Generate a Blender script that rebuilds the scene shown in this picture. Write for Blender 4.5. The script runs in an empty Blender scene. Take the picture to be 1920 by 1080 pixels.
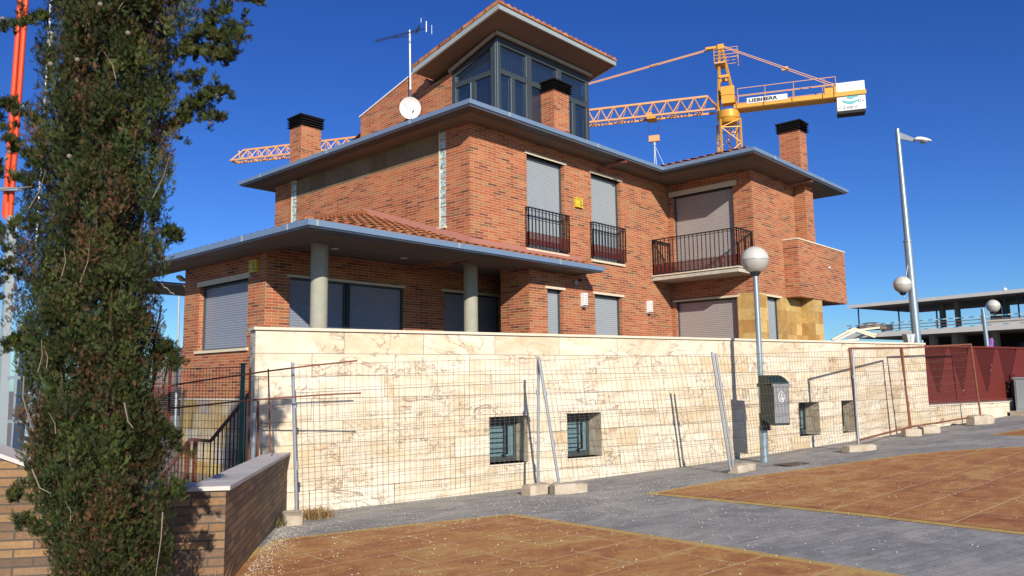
import bpy, math, random
import numpy as np
from mathutils import Vector, Matrix
random.seed(7); np.random.seed(7)
R = math.radians
sc = bpy.context.scene
C = sc.collection
# ------------------------------------------------------------------ camera
F = 1468.46; YAW, PITCH, ROLL, WY = [R(a) for a in (47.344, 6.774, -.7515, 15.727)]
fw = Vector((math.sin(YAW)*math.cos(PITCH), math.cos(YAW)*math.cos(PITCH), math.sin(PITCH)))
r0 = Vector((math.cos(YAW), -math.sin(YAW), 0)); u0 = r0.cross(fw)
rt = r0*math.cos(ROLL)+u0*math.sin(ROLL); up = -r0*math.sin(ROLL)+u0*math.cos(ROLL)
CAM = Vector((-10.478, -10.734, 0))
cd = bpy.data.cameras.new('camera'); co = bpy.data.objects.new('camera', cd); C.objects.link(co)
m3 = Matrix((rt, up, -fw)).transposed(); co.matrix_world = Matrix.Translation(CAM) @ m3.to_4x4()
cd.sensor_width = 36; cd.lens = F/1920*36; cd.clip_end = 3000; cd.clip_start = .05
sc.camera = co
# ------------------------------------------------------------------ sky, sun, exposure
LD = Vector((.67, 1, -.51)).normalized()
EL = math.asin(-LD.z); AZ = math.atan2(-LD.x, -LD.y)
w = bpy.data.worlds.new('World'); sc.world = w; w.use_nodes = True
nt = w.node_tree; nt.nodes.clear()
sky = nt.nodes.new('ShaderNodeTexSky'); sky.sky_type = 'NISHITA'; sky.sun_disc = False
sky.sun_elevation = EL; sky.sun_rotation = AZ % (2*math.pi); sky.altitude = 900
sky.air_density = 1.0; sky.dust_density = .7; sky.ozone_density = 3.2
hs = nt.nodes.new('ShaderNodeHueSaturation'); hs.inputs['Saturation'].default_value = 1.17; hs.inputs['Hue'].default_value = .517
bg = nt.nodes.new('ShaderNodeBackground'); bg.inputs[1].default_value = .055
wo = nt.nodes.new('ShaderNodeOutputWorld')
gm_ = nt.nodes.new('ShaderNodeGamma'); gm_.inputs[1].default_value = 1.12
nt.links.new(sky.outputs[0], gm_.inputs[0]); nt.links.new(gm_.outputs[0], hs.inputs['Color']); tn = nt.nodes.new('ShaderNodeMix'); tn.data_type = 'RGBA'; tn.blend_type = 'MULTIPLY'; tn.inputs[0].default_value = 1; tn.inputs[7].default_value = (.76, 1.13, 1.46, 1)
nt.links.new(hs.outputs[0], tn.inputs[6]); nt.links.new(tn.outputs[2], bg.inputs[0]); nt.links.new(bg.outputs[0], wo.inputs[0])
sl = bpy.data.lights.new('sun', 'SUN'); sl.energy = 4.8; sl.angle = R(.55); sl.color = (1, .93, .82)
so = bpy.data.objects.new('sun', sl); C.objects.link(so); so.rotation_euler = LD.to_track_quat('-Z', 'Y').to_euler()
sc.view_settings.view_transform = 'Standard'; sc.view_settings.look = 'None'
sc.view_settings.exposure = 0.27; sc.view_settings.gamma = 1
sc.cycles.max_bounces = 6; sc.cycles.diffuse_bounces = 1; sc.cycles.transparent_max_bounces = 12
# ------------------------------------------------------------------ helpers
def near(x, y, dep): return CAM + (rt*((x-960)/F) - up*((y-540)/F) + fw)*dep
WU = Vector((math.cos(WY), -math.sin(WY), 0)); WN = Vector((math.sin(WY), math.cos(WY), 0)); W0 = -2.7795
def W(u, v, z): return WU*u + WN*(W0+v) + Vector((0, 0, z))
TU = [-400, -7, -3.51, -.71, 2.72, 4.02, 5.98, 10.2, 11.5, 12.7, 14.04, 20, 60, 400]
TZ = [-1.75, -1.70, -1.682, -1.639, -1.533, -1.485, -1.399, -1.208, -1.14, -1.08, -1.012, -.75, -.35, .2]
def zv(v): return float(np.interp(-v, [-50, 0, 2.5, 5, 60], [0, 0, .1125, .15, .15]))
def zg(x, y): return float(np.interp(x*WU.x+y*WU.y, TU, TZ))+zv(x*WN.x+y*WN.y-W0)
def root_of(o):
    while o.parent: o = o.parent
    return o
class MB:
    def __init__(s): s.v = []; s.f = []; s.uv = []; s.col = None
    def face(s, pts, uv=None):
        pts = [Vector(p) for p in pts]; i = len(s.v); s.v += pts; s.f.append(tuple(range(i, i+len(pts))))
        if uv is None:
            n = Vector((0, 0, 0))
            for k in range(1, len(pts)-1): n += (pts[k]-pts[0]).cross(pts[k+1]-pts[0])
            n = n.normalized() if n.length > 0 else Vector((0, 0, 1))
            if abs(n.z) > .92: uv = [(p.x, p.y) for p in pts]
            else:
                t = Vector((-n.y, n.x, 0)).normalized(); uv = [(p.dot(t), p.z) for p in pts]
        s.uv += list(uv)
    def box(s, a, b, O=None, ax=None):
        """axis box from a to b, optional frame O + ax(3 vectors)"""
        x0, y0, z0 = a; x1, y1, z1 = b
        P = [Vector(p) for p in ((x0,y0,z0),(x1,y0,z0),(x1,y1,z0),(x0,y1,z0),(x0,y0,z1),(x1,y0,z1),(x1,y1,z1),(x0,y1,z1))]
        if ax: P = [Vector(O or (0,0,0)) + ax[0]*p.x + ax[1]*p.y + ax[2]*p.z for p in P]
        elif O: P = [p+Vector(O) for p in P]
        for q in ((0,1,5,4),(1,2,6,5),(2,3,7,6),(3,0,4,7),(4,5,6,7),(3,2,1,0)): s.face([P[k] for k in q])
    def tube(s, pts, r, n=8, r2=None, cap=True):
        pts = [Vector(p) for p in pts]; k = len(pts); rs = [r+((r2 if r2 is not None else r)-r)*i/(k-1) for i in range(k)]
        rings = []; ref = None
        for i in range(k):
            d = (pts[min(i+1, k-1)]-pts[max(i-1, 0)]).normalized()
            if ref is None: ref = Vector((0,0,1)) if abs(d.z) < .9 else Vector((1,0,0))
            a = d.cross(ref).normalized(); b = a.cross(d).normalized(); ref = b
            rings.append([pts[i]+(a*math.cos(2*math.pi*j/n)+b*math.sin(2*math.pi*j/n))*rs[i] for j in range(n)])
        L = 0
        for i in range(k-1):
            l2 = L+(pts[i+1]-pts[i]).length
            for j in range(n):
                j2 = (j+1) % n; ua = 2*math.pi*rs[i]/n
                s.face([rings[i][j], rings[i+1][j], rings[i+1][j2], rings[i][j2]], [(ua*j, L), (ua*j, l2), (ua*(j+1), l2), (ua*(j+1), L)])
            L = l2
        if cap and n > 3:
            s.face(rings[0]); s.face(rings[-1][::-1])
    def bar(s, a, b, wd, hg=None):
        """rectangular bar between two points"""
        a = Vector(a); b = Vector(b); hg = hg or wd; d = (b-a).normalized()
        ref = Vector((0,0,1)) if abs(d.z) < .95 else Vector((1,0,0))
        x = d.cross(ref).normalized(); y = x.cross(d).normalized()
        s.box((-wd/2, 0, -hg/2), (wd/2, (b-a).length, hg/2), a, (x, d, y))
    def sphere(s, c, r, nu=24, nv=14, v0=0, v1=1, sx=1, sz=1):
        c = Vector(c); P = lambda i, j: c+Vector((sx*r*math.sin(math.pi*j)*math.cos(2*math.pi*i/nu), sx*r*math.sin(math.pi*j)*math.sin(2*math.pi*i/nu), sz*r*math.cos(math.pi*j)))
        for j in range(nv):
            a = v0+(v1-v0)*j/nv; b = v0+(v1-v0)*(j+1)/nv
            for i in range(nu):
                q = [P(i, a), P(i, b), P(i+1, b), P(i+1, a)]
                if a < 1e-6: q = [q[0], q[1], q[2]]
                elif b > 1-1e-6: q = [q[0], q[1], q[3]]
                s.face(q)
    def prism(s, poly, axis):
        """extrude closed 3D polygon by vector"""
        poly = [Vector(p) for p in poly]; axis = Vector(axis); q = [p+axis for p in poly]; n = len(poly)
        s.face(poly[::-1]); s.face(q)
        for i in range(n): s.face([poly[i], poly[(i+1) % n], q[(i+1) % n], q[i]])
    def build(s, name, mat, parent=None, smooth=False, weld=False):
        me = bpy.data.meshes.new(name)
        off = root_of(parent).location if parent else Vector((0,0,0))
        me.from_pydata([tuple(v-off) for v in s.v], [], s.f)
        l = me.uv_layers.new(name='UVMap'); l.data.foreach_set('uv', [c for t in s.uv for c in t])
        me.materials.append(mat)
        if weld or smooth:
            import bmesh
            bm = bmesh.new(); bm.from_mesh(me); bmesh.ops.remove_doubles(bm, verts=bm.verts, dist=1e-5); bm.to_mesh(me); bm.free()
        if smooth:
            me.polygons.foreach_set('use_smooth', [True]*len(me.polygons))
            try: me.set_sharp_from_angle(angle=R(40))
            except Exception: pass
        o = bpy.data.objects.new(name, me); C.objects.link(o)
        if parent: o.parent = parent
        return o
def tag(o, label=None, cat=None, group=None, kind=None):
    if label: o['label'] = label
    if cat: o['category'] = cat
    if group: o['group'] = group
    if kind: o['kind'] = kind
    return o
def thing(name, loc, label, cat, group=None):
    o = bpy.data.objects.new(name, None); o.location = loc; o.empty_display_size = .2; C.objects.link(o)
    return tag(o, label, cat, group)
def text_mesh(mb, body, O, X, Y, size, depth=.004, shear=0, bold=0, sx=1.0):
    """flat lettering from O along X, upwards Y"""
    cu = bpy.data.curves.new('t', 'FONT'); cu.body = body; cu.size = size; cu.extrude = depth/2; cu.offset = bold; cu.shear = shear
    ob = bpy.data.objects.new('t', cu); C.objects.link(ob)
    dg = bpy.context.evaluated_depsgraph_get(); me = ob.evaluated_get(dg).to_mesh()
    X = Vector(X).normalized(); Y = Vector(Y).normalized(); N = X.cross(Y)
    for p in me.polygons:
        mb.face([Vector(O)+X*me.vertices[i].co.x*sx+Y*me.vertices[i].co.y+N*me.vertices[i].co.z for i in p.vertices])
    ob.evaluated_get(dg).to_mesh_clear(); bpy.data.objects.remove(ob); bpy.data.curves.remove(cu)
# ------------------------------------------------------------------ materials
def newmat(name):
    m = bpy.data.materials.new(name); m.use_nodes = True; nt = m.node_tree
    return m, nt, nt.nodes['Principled BSDF']
def N(nt, t, **k):
    n = nt.nodes.new(t)
    for a, b in k.items():
        if a.startswith('i_'): n.inputs[a[2:].replace('_', ' ')].default_value = b
        else: setattr(n, a, b)
    return n
def ramp(nt, stops, mode='LINEAR'):
    n = nt.nodes.new('ShaderNodeValToRGB'); cr = n.color_ramp; cr.interpolation = mode
    while len(cr.elements) < len(stops): cr.elements.new(.5)
    for e, (p, c) in zip(cr.elements, stops): e.position = p; e.color = (*c, 1) if len(c) == 3 else c
    return n
def mix(nt, fac, a, b, mode='MIX'):
    n = nt.nodes.new('ShaderNodeMix'); n.data_type = 'RGBA'; n.blend_type = mode
    for sock, v in ((n.inputs[0], fac), (n.inputs[6], a), (n.inputs[7], b)):
        if hasattr(v, 'links'): nt.links.new(v, sock)
        elif isinstance(v, (int, float)): sock.default_value = v
        else: sock.default_value = (*v, 1)
    return n.outputs[2]
def noise(nt, vec, scale, detail=4, rough=.6, dist=0):
    n = N(nt, 'ShaderNodeTexNoise'); n.inputs['Scale'].default_value = scale; n.inputs['Detail'].default_value = detail
    n.inputs['Roughness'].default_value = rough; n.inputs['Distortion'].default_value = dist
    if vec: nt.links.new(vec, n.inputs['Vector'])
    return n.outputs['Fac']
def bump(nt, b, h, strength, dist=.01):
    n = N(nt, 'ShaderNodeBump'); n.inputs['Strength'].default_value = strength; n.inputs['Distance'].default_value = dist
    nt.links.new(h, n.inputs['Height']); nt.links.new(n.outputs[0], b.inputs['Normal']); return n
def plain(name, col, rough=.6, metal=0, var=.12, vs=6, bs=.0, spec=.5, dirt=None):
    m, nt, b = newmat(name); tc = N(nt, 'ShaderNodeTexCoord').outputs['Object']
    f = noise(nt, tc, vs, 5, .65)
    c = mix(nt, f, [x*(1-var) for x in col], [min(1, x*(1+var)) for x in col])
    if dirt:
        r = ramp(nt, [(.45, (0,0,0)), (.7, (1,1,1))]); nt.links.new(noise(nt, tc, vs*.4, 6, .7, .5), r.inputs[0])
        c = mix(nt, r.outputs[0], c, dirt)
    nt.links.new(c, b.inputs['Base Color']); b.inputs['Roughness'].default_value = rough; b.inputs['Metallic'].default_value = metal
    b.inputs['Specular IOR Level'].default_value = spec
    if bs: bump(nt, b, noise(nt, tc, vs*8, 3), bs, .01)
    return m
def brickmat(name, stops, mortar, bw=.25, rh=.064, ms=.012, rough=.85, warp=.0, stain=None, bs=.6, off=.5, seed=0, patch=.25, fine=60, squash=1.0):
    m, nt, b = newmat(name); uvn = N(nt, 'ShaderNodeUVMap'); uv = uvn.outputs[0]
    mp = N(nt, 'ShaderNodeMapping'); mp.inputs['Location'].default_value = (13.7+seed, 7.36+rh*.31, 0); nt.links.new(uv, mp.inputs[0])
    br = N(nt, 'ShaderNodeTexBrick', offset=off); br.squash = squash
    br.inputs['Color1'].default_value = (0,0,0,1); br.inputs['Color2'].default_value = (1,1,1,1); br.inputs['Mortar'].default_value = (0,0,0,1)
    br.inputs['Scale'].default_value = 1; br.inputs['Brick Width'].default_value = bw; br.inputs['Row Height'].default_value = rh
    br.inputs['Mortar Size'].default_value = ms/2; br.inputs['Mortar Smooth'].default_value = .15
    nt.links.new(mp.outputs[0], br.inputs['Vector'])
    rp = ramp(nt, stops, 'LINEAR'); nt.links.new(br.outputs['Color'], rp.inputs[0])
    c = rp.outputs[0]
    f1 = noise(nt, mp.outputs[0], fine, 4, .7); r1 = ramp(nt, [(.2, (.68,.68,.68)), (.8, (1.25,1.25,1.25))]); nt.links.new(f1, r1.inputs[0])
    c = mix(nt, 1.0, c, r1.outputs[0], 'MULTIPLY')
    f2 = noise(nt, mp.outputs[0], .9, 4, .6); r2 = ramp(nt, [(.3, (1-patch,)*3), (.7, (1+patch*.6,)*3)]); nt.links.new(f2, r2.inputs[0])
    c = mix(nt, 1.0, c, r2.outputs[0], 'MULTIPLY')
    if stain:
        scol, lo, hi, ss = stain
        fs = noise(nt, mp.outputs[0], ss, 6, .75, .6); rs = ramp(nt, [(lo, (0,0,0)), (hi, (1,1,1))]); nt.links.new(fs, rs.inputs[0])
        c = mix(nt, rs.outputs[0], c, scol)
    c = mix(nt, br.outputs['Fac'], c, mortar)
    nt.links.new(c, b.inputs['Base Color']); b.inputs['Roughness'].default_value = rough; b.inputs['Specular IOR Level'].default_value = .3
    inv = N(nt, 'ShaderNodeMath', operation='SUBTRACT'); inv.inputs[0].default_value = 1; nt.links.new(br.outputs['Fac'], inv.inputs[1])
    ad = N(nt, 'ShaderNodeMath', operation='MULTIPLY_ADD'); nt.links.new(f1, ad.inputs[0]); ad.inputs[1].default_value = .5; nt.links.new(inv.outputs[0], ad.inputs[2])
    bump(nt, b, ad.outputs[0], bs, .006)
    return m
M = {}
M['brick'] = brickmat('orange red facing brick', [(0, (.13,.052,.032)), (.06, (.26,.075,.038)), (.25, (.38,.10,.044)), (.55, (.43,.13,.054)), (.8, (.44,.175,.072)), (.94, (.36,.165,.08)), (1, (.20,.09,.05))], (.52,.34,.21), .263, .054, .0105, stain=((.25,.13,.07), .60, .80, 9))
M['lowbrick'] = brickmat('brown engineering brick', [(0, (.13,.085,.055)), (.25, (.18,.11,.065)), (.5, (.24,.13,.065)), (.75, (.33,.19,.085)), (1, (.20,.13,.08))], (.085,.07,.055), .27, .064, .012, .7, stain=((.46,.42,.38), .60, .72, 3.6), fine=30, bs=1.0)  # dark mortar colour includes the shade of raked joints in grazing light
def stonemat():
    m, nt, b = newmat('cream travertine slabs'); uv = N(nt, 'ShaderNodeUVMap').outputs[0]
    mp = N(nt, 'ShaderNodeMapping'); mp.inputs['Location'].default_value = (20.3, 3.0-.1045+.003, 0); nt.links.new(uv, mp.inputs[0])
    br = N(nt, 'ShaderNodeTexBrick', offset=.37); br.offset_frequency = 2; br.squash = 1.45; br.squash_frequency = 3
    for k, v in (('Color1', (0,0,0,1)), ('Color2', (1,1,1,1)), ('Mortar', (0,0,0,1))): br.inputs[k].default_value = v
    br.inputs['Scale'].default_value = 1; br.inputs['Brick Width'].default_value = 1.2; br.inputs['Row Height'].default_value = .3; br.inputs['Mortar Size'].default_value = .0038; br.inputs['Mortar Smooth'].default_value = .1
    nt.links.new(mp.outputs[0], br.inputs['Vector'])
    # per slab offset of the veining
    sep = N(nt, 'ShaderNodeVectorMath', operation='MULTIPLY_ADD'); nt.links.new(br.outputs['Color'], sep.inputs[0]); sep.inputs[1].default_value = (31, 17, 23); nt.links.new(mp.outputs[0], sep.inputs[2])
    v = sep.outputs[0]
    st = N(nt, 'ShaderNodeMapping'); st.inputs['Scale'].default_value = (1, 1.7, 1); st.inputs['Rotation'].default_value = (0, 0, .25); nt.links.new(v, st.inputs[0])
    base = ramp(nt, [(0, (.52,.41,.27)), (.15, (.63,.54,.40)), (.45, (.69,.61,.475)), (.8, (.74,.67,.54)), (1, (.60,.47,.30))]); nt.links.new(br.outputs['Color'], base.inputs[0])
    cl = ramp(nt, [(.36, (.76,.69,.55)), (.49, (.64,.52,.35)), (.57, (.58,.38,.16)), (.68, (.36,.22,.10))]); nt.links.new(noise(nt, st.outputs[0], 1.6, 7, .62, 1.2), cl.inputs[0])
    c = mix(nt, .36, base.outputs[0], cl.outputs[0])
    # thin dark veins: |noise-.5|
    def vein(scale, width, dist, det=6):
        f = noise(nt, st.outputs[0], scale, det, .6, dist)
        a = N(nt, 'ShaderNodeMath', operation='SUBTRACT'); nt.links.new(f, a.inputs[0]); a.inputs[1].default_value = .5
        ab = N(nt, 'ShaderNodeMath', operation='ABSOLUTE'); nt.links.new(a.outputs[0], ab.inputs[0])
        r = ramp(nt, [(0, (1,1,1)), (width, (0,0,0))]); nt.links.new(ab.outputs[0], r.inputs[0]); return r.outputs[0]
    gate = ramp(nt, [(.44, (0,0,0)), (.59, (.95,.95,.95))]); nt.links.new(noise(nt, v, 1.1, 3, .5), gate.inputs[0])
    v1 = mix(nt, 1.0, vein(1.5, .024, 1.7, 8), gate.outputs[0], 'MULTIPLY'); c = mix(nt, v1, c, (.25,.16,.10))
    gate2 = ramp(nt, [(.50, (0,0,0)), (.66, (.5,.5,.5))]); nt.links.new(noise(nt, v, 1.0, 3, .5), gate2.inputs[0])
    v2 = mix(nt, 1.0, vein(5, .02, 2.6, 7), gate2.outputs[0], 'MULTIPLY'); c = mix(nt, v2, c, (.36,.20,.09))
    pz = ramp(nt, [(.60, (0,0,0)), (.68, (.45,.45,.45)), (.80, (.75,.75,.75))]); nt.links.new(noise(nt, st.outputs[0], 2.2, 8, .66, 1.0), pz.inputs[0])
    c = mix(nt, pz.outputs[0], c, (.42,.22,.09))
    c = mix(nt, br.outputs['Fac'], c, (.15,.12,.09))
    nt.links.new(c, b.inputs['Base Color']); b.inputs['Roughness'].default_value = .55
    bump(nt, b, noise(nt, mp.outputs[0], 25, 6, .7), .25, .004)
    return m
M['stone'] = stonemat()
M['ochrestone'] = brickmat('yellow sandstone tiles', [(0, (.42,.23,.07)), (.3, (.55,.36,.13)), (.6, (.62,.43,.17)), (.85, (.60,.40,.14)), (1, (.38,.16,.05))], (.30,.20,.09), .58, .305, .006, .6, patch=.3, fine=9, stain=((.52,.30,.09), .5, .75, 4), bs=.3, off=.0)
M['basestone'] = brickmat('mixed stone base cladding', [(0, (.30,.22,.15)), (.25, (.46,.31,.10)), (.5, (.50,.46,.40)), (.75, (.55,.40,.15)), (1, (.36,.30,.25))], (.28,.22,.16), .5, .30, .008, .7, patch=.3, fine=9, bs=.3)
M['shadestone'] = brickmat('brown stone with eave shade', [(0, (.13,.095,.05)), (.5, (.22,.16,.085)), (1, (.17,.15,.10))], (.09,.07,.05), .6, .6, .006, .7, fine=10)  # stone tone darkened by the eave shade painted into it
M['cap'] = plain('pale cast stone', (.66,.56,.43), .75, var=.12, bs=.2)
M['lowcap'] = plain('pale grey coping stone', (.56,.52,.48), .8, var=.14, vs=4, bs=.35, dirt=(.40,.36,.32))
M['lintel'] = plain('cream precast lintel', (.66,.56,.40), .8, var=.1, bs=.2)
M['concrete'] = plain('smooth board marked concrete', (.34,.33,.26), .85, var=.22, vs=7, bs=.3, dirt=(.30,.30,.22))
M['slab'] = plain('weathered balcony concrete', (.50,.45,.36), .85, var=.22, vs=8, bs=.3, dirt=(.33,.29,.23))
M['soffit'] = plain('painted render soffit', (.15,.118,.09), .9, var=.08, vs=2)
M['zinc'] = plain('sky tinted zinc gutter sheet', (.20,.285,.40), .42, .25, var=.1, vs=3)  # blue of the mirrored sky is put into the base colour
M['zincpale'] = plain('aged zinc verge', (.42,.47,.45), .5, .35, var=.12, vs=4)
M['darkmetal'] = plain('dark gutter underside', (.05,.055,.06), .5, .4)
M['galv'] = plain('galvanised steel', (.30,.37,.41), .40, .55, var=.15, vs=20)
M['galvpost'] = plain('dull galvanised tube', (.33,.35,.38), .45, .5, var=.2, vs=14)
M['wire'] = plain('grey mesh wire', (.20,.18,.165), .55, .5)
M['rustwire'] = plain('rusty mesh wire', (.22,.13,.09), .7, .3)
M['rust'] = plain('rusty steel', (.23,.085,.045), .8, .3, var=.35, vs=25, bs=.3)
M['black'] = plain('black painted iron', (.020,.020,.022), .45, .2, var=.05)
M['maroon'] = plain('red oxide railing paint', (.125,.014,.006), .6, 0, var=.12, vs=10)
M['frame'] = plain('anthracite window frame', (.055,.07,.075), .4, .2, var=.05)
M['redbrown'] = plain('red brown downpipe', (.22,.06,.04), .5, .1)
M['white'] = plain('white enamel', (.78,.78,.76), .45, 0, var=.03)
M['palegrey'] = plain('pale grey cabinet paint', (.45,.50,.49), .5, 0, var=.06)
M['yellow'] = plain('yellow siren plastic', (.66,.50,.04), .4, 0, var=.05)
M['craneyellow'] = plain('crane yellow paint', (.66,.31,.03), .5, .1, var=.08)
M['lattice'] = plain('sun bleached crane lattice', (.66,.33,.14), .55, .1, var=.06)
M['whitepanel'] = plain('white counterweight panel', (.80,.80,.76), .6, var=.03, vs=1)
M['teal'] = plain('teal logo paint', (.08,.42,.45), .5, var=.05)
M['greylet'] = plain('grey lettering', (.32,.34,.36), .5)
M['green'] = plain('dark green painted post', (.012,.075,.055), .35, .1, var=.1)
M['bingreen'] = plain('dark green bin plastic', (.010,.030,.024), .5, 0, var=.08)
M['bingrey'] = plain('grey bin plastic', (.22,.22,.23), .5, 0, var=.05)
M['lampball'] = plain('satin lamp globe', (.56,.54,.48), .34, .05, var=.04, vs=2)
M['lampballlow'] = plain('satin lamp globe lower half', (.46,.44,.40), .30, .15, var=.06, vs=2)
M['lampfix'] = plain('black lamp collar', (.03,.03,.035), .4, .2)
M['foot'] = plain('rough cast concrete foot', (.50,.42,.32), .95, var=.25, vs=14, bs=.7, dirt=(.38,.29,.20))
M['mast_orange'] = plain('orange mast paint', (.72,.075,.02), .45, .1, var=.1)
M['greypaint'] = plain('light grey painted steel', (.40,.46,.47), .45, .3, var=.06)
M['tileridge'] = plain('dusty terracotta flashing', (.36,.15,.11), .8, var=.15, vs=8, bs=.3)
M['bark'] = plain('grey brown bark', (.17,.11,.08), .9, var=.3, vs=30, bs=.6)
M['twig'] = plain('bleached twig', (.22,.17,.13), .9, var=.2, vs=30)
M['drygrass'] = plain('dry brown weed', (.40,.24,.10), .9, var=.35, vs=30)
M['plastic'] = plain('crumpled pink white plastic', (.75,.62,.56), .5, var=.15, vs=20)
M['purple'] = plain('purple cloth', (.30,.10,.40), .8, var=.2, vs=20)
M['bconc'] = plain('raw building concrete', (.23,.22,.20), .9, var=.25, vs=.8)
M['bedge'] = plain('pale slab edge', (.70,.67,.60), .85, var=.1, vs=1)
M['bwhite'] = plain('white rendered wall', (.74,.72,.68), .8, var=.04, vs=1)
M['bgreen'] = plain('green window shutter', (.13,.24,.08), .6)
M['bsteel'] = plain('blue steel prop', (.03,.06,.12), .5, .4)
M['brail'] = plain('brown scaffold rail', (.20,.15,.12), .7)
M['bblue'] = plain('blue tape', (.05,.35,.50), .6)
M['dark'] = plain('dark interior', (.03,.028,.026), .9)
M['blind'] = plain('vertical blind fabric', (.35,.37,.40), .8, var=.05)
M['curtain'] = plain('pale blue roller blind', (.26,.42,.45), .7, var=.05)
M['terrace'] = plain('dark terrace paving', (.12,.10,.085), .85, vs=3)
M['shopsign'] = plain('blue glazing reflection', (.04,.06,.13), .2)
def shuttermat(name, col):
    m, nt, b = newmat(name); tc = N(nt, 'ShaderNodeTexCoord').outputs['Object']
    f = noise(nt, tc, 3, 4); c = mix(nt, f, [x*.92 for x in col], [x*1.07 for x in col]); nt.links.new(c, b.inputs['Base Color'])
    b.inputs['Roughness'].default_value = .42; b.inputs['Metallic'].default_value = .25
    return m
M['shutter'] = shuttermat('grey roller shutter', (.41,.45,.47))
M['shutter_pink'] = shuttermat('warm grey roller shutter', (.42,.38,.36))
M['shutter_shade'] = shuttermat('roller shutter with bluish shade', (.30,.33,.39))  # the grey shutter again, bluish shade put into its colour
def tilemat():
    m, nt, b = newmat('terracotta barrel tile'); uv = N(nt, 'ShaderNodeUVMap').outputs[0]
    br = N(nt, 'ShaderNodeTexBrick', offset=0.0)
    for k, v in (('Color1', (0,0,0,1)), ('Color2', (1,1,1,1)), ('Mortar', (.2,.2,.2,1))): br.inputs[k].default_value = v
    br.inputs['Scale'].default_value = 1; br.inputs['Brick Width'].default_value = .22; br.inputs['Row Height'].default_value = .36; br.inputs['Mortar Size'].default_value = .004
    nt.links.new(uv, br.inputs['Vector'])
    rp = ramp(nt, [(0, (.28,.085,.035)), (.4, (.42,.14,.05)), (.75, (.50,.20,.075)), (1, (.36,.15,.07))]); nt.links.new(br.outputs['Color'], rp.inputs[0])
    f = noise(nt, uv, 12, 5, .7); r = ramp(nt, [(.3, (.75,.75,.75)), (.7, (1.2,1.2,1.2))]); nt.links.new(f, r.inputs[0])
    c = mix(nt, 1, rp.outputs[0], r.outputs[0], 'MULTIPLY'); c = mix(nt, br.outputs['Fac'], c, (.10,.04,.02))
    nt.links.new(c, b.inputs['Base Color']); b.inputs['Roughness'].default_value = .8
    bump(nt, b, f, .3, .01); return m
M['tile'] = tilemat()
def glassmat(name, tint, t=.55):
    m, nt, b = newmat(name); b.inputs['Base Color'].default_value = (*tint, 1); b.inputs['Roughness'].default_value = .04
    b.inputs['Specular IOR Level'].default_value = 1.0; b.inputs['Metallic'].default_value = 0; b.inputs['IOR'].default_value = 1.6
    tr = N(nt, 'ShaderNodeBsdfTransparent'); tr.inputs[0].default_value = (.55,.62,.68,1); ms = N(nt, 'ShaderNodeMixShader'); ms.inputs[0].default_value = t
    out = nt.nodes['Material Output']; nt.links.new(b.outputs[0], ms.inputs[1]); nt.links.new(tr.outputs[0], ms.inputs[2]); nt.links.new(ms.outputs[0], out.inputs[0])
    return m
M['glass'] = glassmat('dark reflective glass', (.015,.03,.06), .22)
M['clearglass'] = plain('frosted basement glass', (.12,.20,.22), .25, var=.1, vs=2)
def gblock():
    m, nt, b = newmat('glass block'); tc = N(nt, 'ShaderNodeTexCoord').outputs['Object']
    f = noise(nt, tc, 14, 4, .6, 1.5); r = ramp(nt, [(.35, (.10,.20,.20)), (.52, (.42,.56,.55)), (.65, (.80,.88,.86))]); nt.links.new(f, r.inputs[0])
    nt.links.new(r.outputs[0], b.inputs['Base Color']); b.inputs['Roughness'].default_value = .12; b.inputs['Specular IOR Level'].default_value = 1
    bump(nt, b, f, .8, .02); return m
M['glassblock'] = gblock()
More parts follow.
